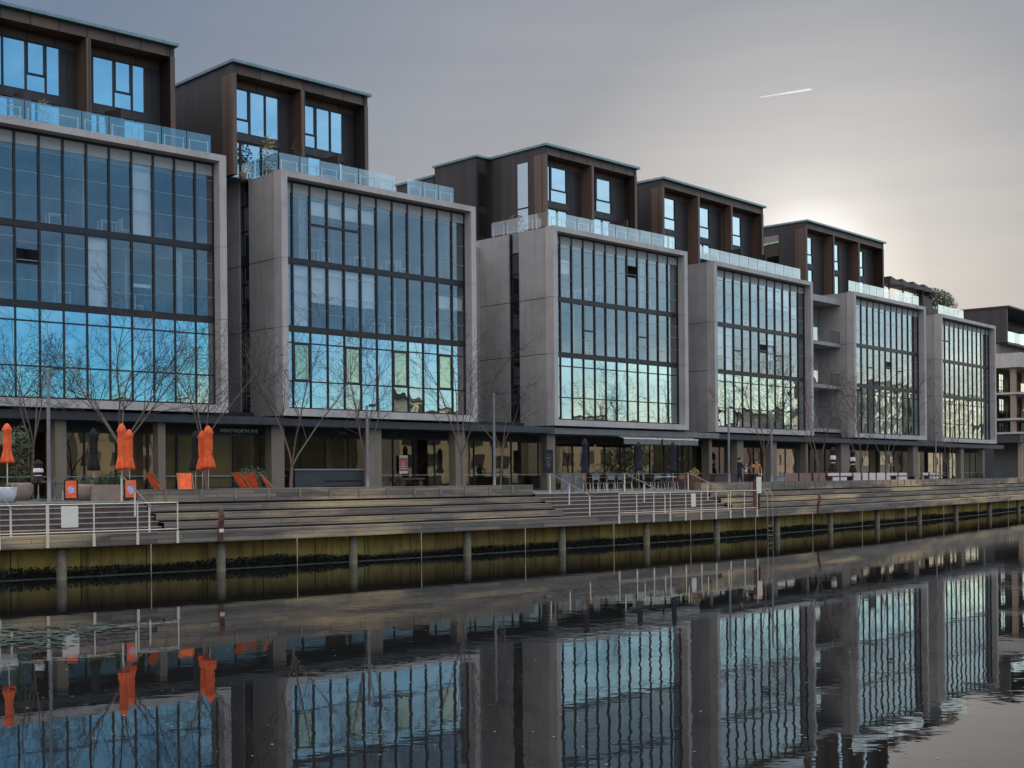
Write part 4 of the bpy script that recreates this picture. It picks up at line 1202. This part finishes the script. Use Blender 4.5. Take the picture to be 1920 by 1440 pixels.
# retractable awnings of the cafe
for x0, x1, lab in ((1172,1243,'grey cafe awning with pale front bar, left one'),(1245,1312,'grey cafe awning with pale front bar, right one')):
    f = BS[2]; ua, ub_ = u_g(2, x0, -.4, 5.6), u_g(2, x1, -.4, 5.6); p = f.L+f.d*ua
    o = empty('cafe_awning', (p.x,p.y,DECK), f.a, lab, 'awning', 'cafe awnings'); L = ub_-ua-.06
    b = MB(); b.prism([(0,-.28,3.22),(0,.2,3.38),(0,.2,3.36),(0,-.28,3.20)], None, (L,0,0)); b.build('canopy', M['fascia_g'], o)
    b = MB(); b.box(0,L,-.34,-.285,3.19,3.26); b.build('front_bar', M['white'], o)
    b = MB(); n = 40; pr = []
    for k in range(n): b.quad((L*k/n,-.31+.012*math.sin(k*2.1),3.185),(L*(k+1)/n,-.31+.012*math.sin((k+1)*2.1),3.185),(L*(k+1)/n,-.31+.012*math.sin((k+1)*2.1),2.86),(L*k/n,-.31+.012*math.sin(k*2.1),2.86))
    b.build('valance', M['fascia_g'], o)
# dark bar counter, poster, bench table at the second block
f = BS[1]
ua, ub_ = u_g(1, 553, .9), u_g(1, 680, .9); p = f.L+f.d*ua+f.n*.9
o = empty('bar_counter', (p.x,p.y,DECK), f.a, 'long charcoal bar counter between the forked tree and the thin tree', 'counter'); L = ub_-ua
b = MB(); b.box(0,L,0,.7,.0,1.22); b.build('body', M['fascia'], o)
b = MB(); b.box(-.05,L+.05,-.06,.76,1.222,1.29); b.build('top', M['greyb'], o)
b = MB(); b.box(L*.42,L*.97,-.02,-.002,.62,.70); b.box(L*.42,L*.97,-.02,-.002,.34,.42); b.build('shelf_slot', M['black'], o)
u = u_g(1, 758, 2.2); p = f.L+f.d*u+f.n*2.26
o = empty('window_poster', (p.x,p.y,DECK+1.05), f.a, 'red and white poster on the glass doors of the second block', 'poster')
b = MB(); b.box(-.30,.30,0,.012,0,1.0); b.build('sheet', M['sign_w'], o); b = MB(); b.box(-.29,.29,-.003,-.001,.13,.86); b.build('print', M['poster_r'], o)
b = MB()
for k in range(4): b.box(-.2+.03*k,.2-.05*k,-.007,-.004,.25+.13*k,.29+.13*k)
b.build('text_lines', M['sign_w'], o)
def bench(x0, x1, s, lab, h=.5, mat='bench'):
    a0, a1 = arc_at(x0, s), arc_at(x1, s); p = on(a0, s, DECK); q = on(a1, s, DECK); L = (q-p).length
    o = empty('bench', p, math.atan2(q.y-p.y, q.x-p.x), lab, 'bench', 'dark promenade benches')
    b = MB(); b.box(0,L,-.25,.25,h-.09,h); b.build('seat', M[mat], o)
    for k in (.08, L-.28): 
        b = MB(); b.box(k,k+.2,-.2,.2,0,h-.091); b.build('leg', M[mat], o)
bench(745, 790, 4.6, 'dark bench in front of the glass doors with the poster', .78)
bench(1553, 1596, 4.6, 'dark bench left of the pale windbreak panels', .72)
bench(1674, 1711, 4.6, 'dark bench in front of the brown column at the right', .72)
bench(1736, 1774, 4.8, 'farthest dark bench by the small planter', .72)
def wind(x0, x1, s, mat, lab, grp):
    a0, a1 = arc_at(x0, s), arc_at(x1, s); p = on(a0, s, DECK); q = on(a1, s, DECK); L = (q-p).length
    o = empty('windbreak_panel', p, math.atan2(q.y-p.y, q.x-p.x), lab, 'windbreak', grp)
    for k in (0, L-.05):
        b = MB(); b.box(k,k+.05,-.03,.03,0,.98); b.build('post', M['mull'], o)
    b = MB(); b.box(.06,L-.06,-.012,.012,.10,.93); b.build('canvas', M[mat], o)
for k, (a, b_) in enumerate(((1470,1497),(1498,1522),(1524,1548))):
    wind(a, b_, 6.2, 'panel_b', 'brown windbreak panel right of the grey box, %s from the left' % ordinal(k), 'brown windbreak panels')
for k, (a, b_) in enumerate(((1551,1574),(1575,1598),(1599,1614),(1615,1628),(1629,1642),(1643,1660),(1661,1683),(1684,1701))):
    wind(a, b_, 6.4, 'panel_w', 'pale windbreak panel before the far shops, %s from the left' % ordinal(k), 'pale windbreak panels')
for k, (a, b_) in enumerate(((1729,1741),(1742,1759))):
    wind(a, b_, 6.4, 'panel_w', 'pale windbreak panel beyond the brown column, %s of two' % ['left','right'][k], 'pale windbreak panels')
# box bench, dark red counters
p = spot(1458, 5.0); o = empty('storage_box', p, ang(arc_at(1458,5.0)), 'grey storage box with a pale end beside the far lamp post', 'box')
b = MB(); b.box(-.55,.45,-.25,.25,.03,.62); b.build('body', M['greyb'], o); b = MB(); b.box(-.6,.6,-.28,.28,.622,.68); b.build('lid', M['greyb'], o); b = MB(); b.box(.452,.56,-.2,.2,.03,.6); b.build('end_panel', M['sign_w'], o)
def redc(x0, x1, s, lab):
    a0, a1 = arc_at(x0, s), arc_at(x1, s); p = on(a0, s, DECK); q = on(a1, s, DECK); L = (q-p).length
    o = empty('low_counter', p, math.atan2(q.y-p.y, q.x-p.x), lab, 'counter', 'dark red low counters')
    b = MB(); b.box(0,L,-.2,.2,0,.86); b.build('body', M['bench'], o); b = MB(); b.box(-.03,L+.03,-.24,.24,.862,.9); b.build('top', M['fascia'], o)
redc(1268, 1300, 6.5, 'dark red low counter at the right end of the cafe')
redc(1336, 1378, 7.0, 'dark red low counter left of the man in the dark coat')

# lettering on the canopy of the first block
def lettering(txt, f, x, z, h, v, lab, parent=None):
    c = bpy.data.curves.new('lettering', 'FONT'); c.body = txt; c.size = h; c.extrude = .004
    t = bpy.data.objects.new('lettering', c); C.objects.link(t)
    dg = bpy.context.evaluated_depsgraph_get(); me = bpy.data.meshes.new_from_object(t.evaluated_get(dg))
    bpy.data.objects.remove(t)
    me.materials.clear(); me.materials.append(M['white'])
    o = link('shop_lettering', me); u = u_of(f, x, v, z); p = f.L+f.d*u+f.n*v
    o.location = (p.x, p.y, z); o.rotation_euler = (R(90), 0, f.a)
    return tag(o, lab, 'lettering')
lettering('WENTWORTH AVE', BS[0], 412, 5.62, .24, 1.78, 'small white lettering under the canopy at the corner of the leftmost block')

# ------------------------------------------------------------------ the two men
def person(loc, rz, h, lab, top_m, leg_m, arm_r, arm_l, feet=(.10,-.10), lean=0):
    """faces -Y in its own space. arms: (elbow, wrist) positions"""
    o = bpy.data.objects.new('person', bpy.data.meshes.new('person')); C.objects.link(o)
    V, E, RD = [], [], []
    def add(p, r, par=None):
        V.append(p); RD.append(r if isinstance(r, tuple) else (r, r))
        if par is not None: E.append((par, len(V)-1))
        return len(V)-1
    pel = add((0,0,.96),(.145,.10)); sp = add((0,0,1.14),(.135,.10),pel); ch = add((0,-.005,1.34),(.165,.115),sp); nk0 = add((0,.01,1.46),(.085,.07),ch)
    nk = add((0,0,1.525),.052,nk0); hd = add((0,-.015,1.60),(.070,.082),nk); ht = add((0,-.005,1.69),(.066,.080),hd)
    add((0,-.115,1.605),.014,hd)
    for sg, fy in ((1,feet[0]),(-1,feet[1])):
        hp = add((.09*sg,0,.90),.092,pel); kn = add((.10*sg,-.02+fy*.5,.50),.062,hp); ak = add((.105*sg,fy+.02,.09),.042,kn); add((.115*sg,fy-.14,.035),.036,ak)
    wr = []
    for sg, arm in ((1,arm_l),(-1,arm_r)):
        sh = add((.185*sg,0,1.42),.066,ch); el = add(arm[0],.048,sh); w = add(arm[1],.033,el); wr.append(Vector(arm[1]))
        d = (Vector(arm[1])-Vector(arm[0])).normalized(); pm = add(tuple(Vector(arm[1])+d*.08),(.040,.022),w)
        s = d.cross(Vector((0,0,1))).normalized() if abs(d.z) < .9 else Vector((0,1,0))
        for k in range(4):
            q = Vector(arm[1])+d*.10+s*(-.028+.019*k); L = (.06,.07,.066,.05)[k]
            f1 = add(tuple(q), .009, pm); f2 = add(tuple(q+d*L*.6+Vector((0,0,-.012))), .0085, f1); add(tuple(q+d*L+Vector((0,0,-.035))), .0075, f2)
        t1 = add(tuple(Vector(arm[1])+d*.03-s*.045), .010, w); add(tuple(Vector(arm[1])+d*.075-s*.062), .009, t1)
    me = o.data; me.from_pydata(V, E, [])
    sk = o.modifiers.new('skin','SKIN'); sk.use_smooth_shade = True
    for sv, r in zip(me.skin_vertices[0].data, RD): sv.radius = r
    me.skin_vertices[0].data[0].use_root = True
    o.modifiers.new('sub','SUBSURF').levels = 1
    dg = bpy.context.evaluated_depsgraph_get(); m2 = bpy.data.meshes.new_from_object(o.evaluated_get(dg))
    o.modifiers.clear(); o.data = m2
    m2.materials.clear()
    for m in (M[top_m], M[leg_m], M['skin'], M['black']): m2.materials.append(m)
    for pl in m2.polygons:
        c = pl.center; pl.use_smooth = True
        hand = min((c-wr[0]).length, (c-wr[1]).length) < .03 or any((c-w).length < .2 and (c-Vector(a[0])).length > (w-Vector(a[0])).length for w, a in zip(wr, (arm_l, arm_r)))
        pl.material_index = 2 if (c.z > 1.515 or hand) else 0 if c.z > .86 else 3 if c.z < .085 else 1
    b = MB(); prof = [(.02,1.60),(.078,1.61),(.092,1.66),(.088,1.71),(.06,1.755),(.01,1.772)]
    b.lathe(prof, 16); b.v = [(x, y*1.12+.018-(.0 if z > 1.68 else 0), z+(.05 if y < -.03 and z < 1.68 else 0)) for x, y, z in b.v]
    b.build('hair', M['hair'], o, True)
    b = MB(); b.lathe([(.085,1.44),(.075,1.50),(.07,1.505),(.06,1.47)], 14); b.build('collar', M[top_m], o, True)
    k = h/1.76; o.scale = (k,k,k); o.location = loc; o.rotation_euler = (0,0,rz)
    return tag(o, lab, 'person')
# image right is roughly along the quay direction
a = arc_at(1387, 3.9); P1 = person(on(a, 3.9, DECK), ang(a)+R(60), 1.85, 'person in a dark coat reaching out an arm, standing left of the sign totem', 'coat', 'jean',
    ((-.24,-.12,1.14),(-.16,-.42,1.16)), ((.26,-.22,1.27),(.20,-.50,1.33)), (.12,-.08))
a2 = arc_at(1419, 3.8); P2 = person(on(a2, 3.8, DECK), ang(a2)-R(75), 1.72, 'person in a tan brown jacket behind the white board, holding out an arm', 'tan', 'jean',
    ((-.24,-.20,1.22),(-.16,-.48,1.30)), ((.27,.05,1.14),(.30,-.10,.90)), (.06,-.06))
q = on(a, 3.75, DECK)+on(a+.45,0)-on(a,0)
b = MB(); b.box(-.10,.10,-.012,.012,0,.30); o = b.build('paper_sheet', M['sign_w']); o.location = (q.x, q.y, DECK+.98); o.rotation_euler = (R(8), R(6), ang(a)); tag(o, 'white sheet of paper held by the person in the dark coat', 'paper')

# ------------------------------------------------------------------ right edge building
D7 = 150; c7 = at(1888, 573, D7)
f7 = Frame(); ta = R(51); f7.d = Vector((math.cos(ta), math.sin(ta), 0)); f7.n = Vector((-f7.d.y, f7.d.x, 0)); f7.L = Vector((c7.x, c7.y, DECK)); f7.a = ta; f7.W = 30
r7 = empty('brick_apartment_block', f7.L, f7.a, 'brick apartment block with a dark roof box and white band at the right picture edge', 'apartment building')
zt7 = c7.z
b = MB(); b.box(0,.3,.02,16,zz(18.8),zz(zt7-.2)); b.box(.3,30,4,4.3,zz(18.8),zz(zt7-.2)); b.box(.3,30,0,4,zz(18.6),zz(18.85)); b.build('upper_wall', M['clad'], r7)
b = MB(); b.box(-.15,30,-.3,16,zz(zt7-.19),zz(zt7)); b.build('roof', M['clad'], r7)
b = MB()
for k in range(5): b.box(1.5+k*5.2,4.4+k*5.2,3.9,3.98,zz(18.9),zz(21.8))
b.build('upper_window', M['glass_ph'], r7)
b = MB(); b.quad((1.2,.05,zz(18.9)),(28,.05,zz(18.9)),(28,.05,zz(20.1)),(1.2,.05,zz(20.1))); b.build('upper_balustrade', M['glass_bal'], r7)
b = MB(); b.box(-1.5,30,-2.0,14,zz(15.7),zz(17.35)); b.build('white_band', M['conc_lt'], r7)
b = MB(); b.box(-.6,30,1.0,14,zz(17.36),zz(18.59)); b.build('recess_wall', M['tanc'], r7)
M['brick'] = simple('brown_brick', (.30,.225,.17), .85, 0, .3, 9)
for k in range(8):
    b = MB(); b.box(-1.0+k*4.2,-.55+k*4.2,-1.2,-.6,zz(8.0),zz(15.69)); b.build('brick_pier', M['brick'], r7)
b = MB(); b.box(-.9,30,1.2,12,zz(8.0),zz(15.69)); b.build('rear_wall', M['brick'], r7)
fm = MB(); fm.box(0,3.4,-.03,.03,0,.08); fm.box(0,3.4,-.03,.03,2.5,2.58)
for k in range(5): fm.box(k*.82,k*.82+.10,-.03,.03,.081,2.499)
for k in range(2): fm.box(.1,3.3,-.02,.02,.7+.8*k,.75+.8*k)
fme = fm.mesh('window', M['mull']); pm = MB(); pm.quad((0,0,0),(3.4,0,0),(3.4,0,2.58),(0,0,2.58)); pme = pm.mesh('pane', M['glass_ph'])
for z in (8.25, 9.85, 12.85):
    for k in range(7):
        o = link('window', fme, r7, (-.4+k*4.2,.9,zz(z))); link('pane', pme, o)
    for k in range(3):
        o = link('window', fme, r7, (-.95,1.6+k*3.5+3.4,zz(z))); o.rotation_euler = (0,0,R(-90)); link('pane', pme, o)
for z in (12.6, 9.6, 8.0):
    b = MB(); b.box(-1.2,30,-1.9,1.1,zz(z),zz(z+.22)); sl = b.build('balcony', M['conc_lt'], r7)
    b = MB(); b.quad((-1.1,-1.85,zz(z+.25)),(29,-1.85,zz(z+.25)),(29,-1.85,zz(z+1.2)),(-1.1,-1.85,zz(z+1.2))); b.build('balustrade', M['glass_frost'], sl)
b = MB(); b.box(-1.0,30,-1.7,12,zz(7.0),zz(7.99)); b.box(-.5,30,1.5,11,0,zz(6.99)); b.build('podium', M['fascia'], r7)
b = MB(); b.box(1.0,30,-1.95,-1.71,zz(6.4),zz(8.0)); b.build('brick_spandrel', M['brick'], r7)
for k in range(6):
    b = MB(); b.box(k*4.5,k*4.5+.5,-1.6,-1.1,0,zz(6.99)); b.build('column', M['brick'], r7)

# ------------------------------------------------------------------ the far side of the basin (seen in the glass)
def opp(x, y, rz, W, Dp, h, n_st, mat, lab):
    o = empty('waterside_building', (x,y,1.2), rz, lab, 'building', 'buildings across the basin')
    b = MB(); b.box(0,W,0,Dp,0,h); b.build('wall', M[mat], o)
    b = MB(); b.box(-.4,W+.4,-.4,Dp+.4,h+.002,h+.35); b.build('roof', M['clad'], o)
    st = h/n_st; nb = int(W/4)
    fm = MB(); fm.box(0,2.3,-.12,-.01,0,st*.58); me = fm.mesh('window', M['glass_slot'] if 0 else M['mull'])
    for s in range(n_st):
        for k in range(nb):
            link('window', me, o, (1+k*4.0, 0, s*st+.9)) 
            if k*4+3.4 < Dp:
                q = link('window', me, o, (0, 3.4+k*4.0, s*st+.9)); q.rotation_euler = (0,0,R(-90))
M['cream'] = simple('cream_render', (.66,.56,.40), .85, 0, .08, .6)
M['pinkr'] = simple('pinkish_render', (.62,.46,.38), .85, 0, .08, .6)
M['greyr'] = simple('grey_render', (.22,.20,.19), .85, 0, .15, .6)
# long axis seen from the quay: their sunny side looks up the basin
opp(120, 78, R(232), 24, 12, 12.5, 4, 'cream', 'cream building across the basin mirrored low in the middle block')
opp(136, 103, R(232), 20, 12, 10.5, 3, 'cream', 'lower cream building across the basin mirrored beside the taller one')
opp(190, 184, R(232), 22, 14, 21, 6, 'greyr', 'dark tall building across the basin mirrored in the fifth block')
opp(206, 214, R(232), 26, 14, 20, 6, 'cream', 'tall cream building across the basin mirrored in the farthest block')
opp(170, 152, R(232), 12, 12, 13.5, 4, 'pinkr', 'pinkish building across the basin mirrored in the fourth block')
opp(90, 18, R(215), 12, 12, 12.5, 4, 'cream', 'cream building across the basin mirrored low in the leftmost block')
b = MB(); b.poly([(66,-60,1.2),(90,40,1.2),(115,100,1.2),(150,160,1.2),(210,260,1.2),(1400,260,1.2),(1400,-800,1.2),(66,-800,1.2)])
tag(b.build('far_bank', M['ground']), kind='structure')
b = MB(); b.poly([(-800,-3,1.0),(60,-3,1.0),(60,-800,1.0),(-800,-800,1.0)]); tag(b.build('near_bank', M['ground']), kind='structure')
# fallen leaves and scum drifting on the water
b = MB(); rnd = random.Random(77)
for k in range(150):
    x = rnd.uniform(40,1850); y = rnd.uniform(1120,1435); p = at_z(x, y, .004); r = rnd.uniform(.012,.03)
    b.poly([(p.x+r*math.cos(A)*rnd.uniform(.5,1.2), p.y+r*math.sin(A)*rnd.uniform(.5,1.2), .004) for A in [6.283*q/6 for q in range(6)]])
tag(b.build('drifting_leaves', M['leaf_y']), 'scattered tiny fallen leaves drifting on the dark water', 'leaves', kind='stuff')
def leafy(x, y, h, r, lab, seed):
    o = empty('leafy_tree', (x,y,1.2), 0, lab, 'tree', 'leafy trees across the basin'); rnd = random.Random(seed)
    b = MB(); b.tube([(0,0,0),(.1,0,h*.5),(0,.1,h*.8)], [.3,.22,.08], 8); b.build('trunk', M['bark'], o, True)
    b = MB()
    for k in range(9):
        A = rnd.uniform(0,6.28); q = r*rnd.uniform(.1,.7)
        plant_bits(b, (q*math.cos(A), q*math.sin(A), h*rnd.uniform(.3,.6)), r*.5, r*.5, h*.4, 160, .5, rnd)
    b.build('crown', M['leaf'], o)
for k, (x, y, h, r) in enumerate(((112,96,8,4),(121,106,9,4.5),(128,112,8,4),(134,118,9,4),(146,136,15,5),(152,142,16,5),(96,40,7,3.5))):
    leafy(x, y, h, r, 'leafy tree on the far bank mirrored in the glass, %s up the basin' % ordinal(k), k+1)

b = MB(); rnd = random.Random(8); ring = []
for k in range(181):
    A = R(40+k*1.0); ring.append((A, 22+2.5*math.sin(k*.37)+2*math.sin(k*.11+1)+rnd.uniform(-2,2)))
for k in range(180):
    (a0,h0),(a1,h1) = ring[k], ring[k+1]; rr = 420
    P = lambda A, r, z: (r*math.sin(A)+20, r*math.cos(A)+40, z)
    b.quad(P(a0,rr,1), P(a1,rr,1), P(a1,rr+12,h1), P(a0,rr+12,h0)); b.quad(P(a0,rr+12,h0), P(a1,rr+12,h1), P(a1,rr+200,h1+6), P(a0,rr+200,h0+6))
tag(b.build('far_woodland', simple('distant_woodland', (.085,.08,.04), .9, 0, .5, .06)), 'dark wooded rise beyond the far bank mirrored low in the shop windows', 'woodland', kind='stuff')
# floating leaves near the left edge
b = MB(); rnd = random.Random(4)
for k in range(260):
    st_ = rnd.choice([(1178,7,0,250),(1190,8,-60,190),(1207,9,-80,150),(1198,10,-100,120)])
    x = rnd.uniform(st_[2], st_[3]); y = rnd.gauss(st_[0], st_[1]*.5)-.03*x*.4
    p = at_z(x, y, .006+.004*(k%5)); r = rnd.uniform(.03,.13)
    b.poly([(p.x+r*math.cos(A)*rnd.uniform(.8,1.1), p.y+r*math.sin(A)*rnd.uniform(.8,1.1), p.z+rnd.uniform(0,.004)) for A in [6.283*q/8 for q in range(8)]])
tag(b.build('floating_leaves', M['lily']), 'patches of small green leaves floating on the dark water at the left', 'water plants', kind='stuff')
# a scrap of foam by the quay
# condensation trail high in the sky
m, nt, pz, o_ = nm('ice_cloud'); nt.nodes.remove(pz)
tb = nd(nt, 'ShaderNodeBsdfTranslucent'); tb.inputs[0].default_value = (.95,.95,.95,1); df = nd(nt, 'ShaderNodeBsdfDiffuse'); df.inputs[0].default_value = (.95,.95,.95,1)
tp_ = nd(nt, 'ShaderNodeBsdfTransparent'); m1 = nd(nt, 'ShaderNodeMixShader'); m2 = nd(nt, 'ShaderNodeMixShader'); m1.inputs[0].default_value = .6
nt.links.new(tb.outputs[0], m1.inputs[1]); nt.links.new(df.outputs[0], m1.inputs[2])
cv = coords(nt, (.02,.02,.02)); nf_ = noise(nt, cv, 1.5, 5, .6); rp = ramp(nt, nf_, [(.3,(.18,)*3),(.65,(.42,)*3)])
nt.links.new(rp.outputs[0], m2.inputs[0]); nt.links.new(tp_.outputs[0], m2.inputs[1]); nt.links.new(m1.outputs[0], m2.inputs[2]); nt.links.new(m2.outputs[0], o_.inputs['Surface'])
pA, pB = at(1424, 182.5, 3000), at(1523, 167, 3000)
b = MB(); rnd = random.Random(2); n = 40
b.tube([pA.lerp(pB, k/n) for k in range(n+1)], [.5+2.3*(k/n)**.8*(1-max(0,(k/n-.93)/.07)*.9) for k in range(n+1)], 10)
tag(b.build('contrail', m, None, True), 'short white condensation trail high in the grey sky', 'contrail')

# ------------------------------------------------------------------ light
SAZ, SEL = R(13.2), R(9.0)
SD = Vector((math.sin(SAZ)*math.cos(SEL), math.cos(SAZ)*math.cos(SEL), math.sin(SEL)))
sl = bpy.data.lights.new('sun', 'SUN'); sl.energy = 5.0; sl.angle = R(.5); sl.color = (1,.86,.66)
so = bpy.data.objects.new('sun', sl); C.objects.link(so); so.location = SD*200; so.rotation_euler = SD.to_track_quat('Z','Y').to_euler()

wd = bpy.data.worlds.new('World'); bpy.context.scene.world = wd; wd.use_nodes = True
nt = wd.node_tree; bg = nt.nodes['Background']
sky = nd(nt, 'ShaderNodeTexSky'); sky.sky_type = 'NISHITA'; sky.sun_disc = False; sky.sun_elevation = SEL; sky.sun_rotation = SAZ; sky.altitude = 550; sky.dust_density = 1.5
dirn = nd(nt, 'ShaderNodeTexCoord').outputs['Generated']
def dotn(v):
    n = nd(nt, 'ShaderNodeVectorMath', operation='DOT_PRODUCT'); n.inputs[1].default_value = v; nt.links.new(dirn, n.inputs[0]); return n.outputs['Value']
def mth(op, a, b=None, clamp=False):
    n = nd(nt, 'ShaderNodeMath', operation=op, use_clamp=clamp)
    for k, q in enumerate((a, b)):
        if q is None: continue
        if hasattr(q, 'is_output'): nt.links.new(q, n.inputs[k])
        else: n.inputs[k].default_value = q
    return n.outputs[0]
def lin(c): return tuple(((q/255)/12.92 if q/255 <= .04045 else ((q/255+.055)/1.055)**2.4) for q in c)
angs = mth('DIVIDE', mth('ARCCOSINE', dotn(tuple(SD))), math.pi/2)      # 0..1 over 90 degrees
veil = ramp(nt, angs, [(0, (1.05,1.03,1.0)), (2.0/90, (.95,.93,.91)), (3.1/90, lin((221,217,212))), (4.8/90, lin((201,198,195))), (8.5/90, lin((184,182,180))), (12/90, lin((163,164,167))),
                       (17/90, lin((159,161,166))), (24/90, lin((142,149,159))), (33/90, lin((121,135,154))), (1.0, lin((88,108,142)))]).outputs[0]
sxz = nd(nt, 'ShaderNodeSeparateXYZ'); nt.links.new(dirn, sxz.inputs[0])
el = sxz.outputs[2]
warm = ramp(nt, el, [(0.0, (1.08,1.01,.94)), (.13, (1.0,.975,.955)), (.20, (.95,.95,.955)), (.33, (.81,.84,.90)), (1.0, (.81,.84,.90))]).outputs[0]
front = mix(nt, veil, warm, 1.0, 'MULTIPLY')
# thin streaks of cloud low down
st_ = nd(nt, 'ShaderNodeMapping'); st_.inputs['Scale'].default_value = (2.2, 2.2, 22); nt.links.new(dirn, st_.inputs[0])
cl = noise(nt, st_.outputs[0], 2.0, 5, .55)
clr = ramp(nt, cl, [(.35,(.97,.97,.98)),(.5,(1,1,1)),(.7,(1.05,1.04,1.02))]).outputs[0]
front = mix(nt, front, clr, 1.0, 'MULTIPLY')
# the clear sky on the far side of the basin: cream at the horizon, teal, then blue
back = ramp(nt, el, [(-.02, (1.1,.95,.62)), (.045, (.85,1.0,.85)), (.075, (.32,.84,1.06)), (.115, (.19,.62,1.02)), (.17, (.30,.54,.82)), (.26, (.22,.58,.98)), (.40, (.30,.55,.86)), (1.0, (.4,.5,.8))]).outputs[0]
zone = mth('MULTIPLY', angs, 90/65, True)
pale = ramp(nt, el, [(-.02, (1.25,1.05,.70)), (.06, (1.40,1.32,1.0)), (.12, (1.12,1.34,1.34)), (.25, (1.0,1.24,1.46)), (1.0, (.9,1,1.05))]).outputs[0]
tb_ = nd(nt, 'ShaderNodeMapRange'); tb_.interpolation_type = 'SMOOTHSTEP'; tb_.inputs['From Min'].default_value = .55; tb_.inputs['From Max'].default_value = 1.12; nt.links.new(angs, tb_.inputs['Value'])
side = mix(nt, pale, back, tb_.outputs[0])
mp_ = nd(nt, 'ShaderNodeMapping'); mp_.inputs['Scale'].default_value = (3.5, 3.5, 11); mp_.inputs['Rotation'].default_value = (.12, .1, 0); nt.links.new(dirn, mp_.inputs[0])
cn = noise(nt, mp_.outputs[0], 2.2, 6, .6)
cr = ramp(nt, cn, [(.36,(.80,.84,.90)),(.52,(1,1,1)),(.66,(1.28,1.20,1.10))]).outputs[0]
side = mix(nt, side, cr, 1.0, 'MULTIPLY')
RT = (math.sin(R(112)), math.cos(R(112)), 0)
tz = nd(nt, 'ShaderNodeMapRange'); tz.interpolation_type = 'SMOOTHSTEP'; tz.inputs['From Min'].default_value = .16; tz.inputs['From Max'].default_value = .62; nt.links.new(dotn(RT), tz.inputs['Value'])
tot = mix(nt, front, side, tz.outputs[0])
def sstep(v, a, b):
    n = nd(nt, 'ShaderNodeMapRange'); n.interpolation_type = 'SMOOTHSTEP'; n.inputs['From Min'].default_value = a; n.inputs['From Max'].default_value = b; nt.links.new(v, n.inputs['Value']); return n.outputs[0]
anti = sstep(dotn((-.55,-.83,0)), .25, .8)          # sky opposite the sun, brightened out of view to light the walls
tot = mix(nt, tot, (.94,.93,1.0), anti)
tot = mix(nt, tot, (1.30,1.29,1.33), sstep(el, .37, .62))   # overhead sky brightened out of view as soft fill light
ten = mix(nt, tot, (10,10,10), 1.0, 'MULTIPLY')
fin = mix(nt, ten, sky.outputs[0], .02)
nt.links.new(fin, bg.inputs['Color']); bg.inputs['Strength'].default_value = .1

# ------------------------------------------------------------------ camera and view
cam = bpy.data.cameras.new('camera'); co = bpy.data.objects.new('camera', cam); C.objects.link(co)
cam.sensor_width = 36; cam.lens = F/1920*36; cam.clip_start = .1; cam.clip_end = 9000
cam.shift_y = (PY-720)/1920
co.matrix_world = Matrix.Translation((0,0,HC)) @ Matrix.Rotation(R(90),4,'X') @ Matrix.Rotation(-ROLL,4,'Z')
sc = bpy.context.scene; sc.camera = co
sc.render.engine = 'CYCLES'
sc.view_settings.view_transform = 'Standard'; sc.view_settings.look = 'None'; sc.view_settings.exposure = .15; sc.view_settings.gamma = 1
sc.cycles.max_bounces = 8; sc.cycles.transparent_max_bounces = 24; sc.cycles.glossy_bounces = 5
sc.cycles.caustics_reflective = False; sc.cycles.caustics_refractive = False
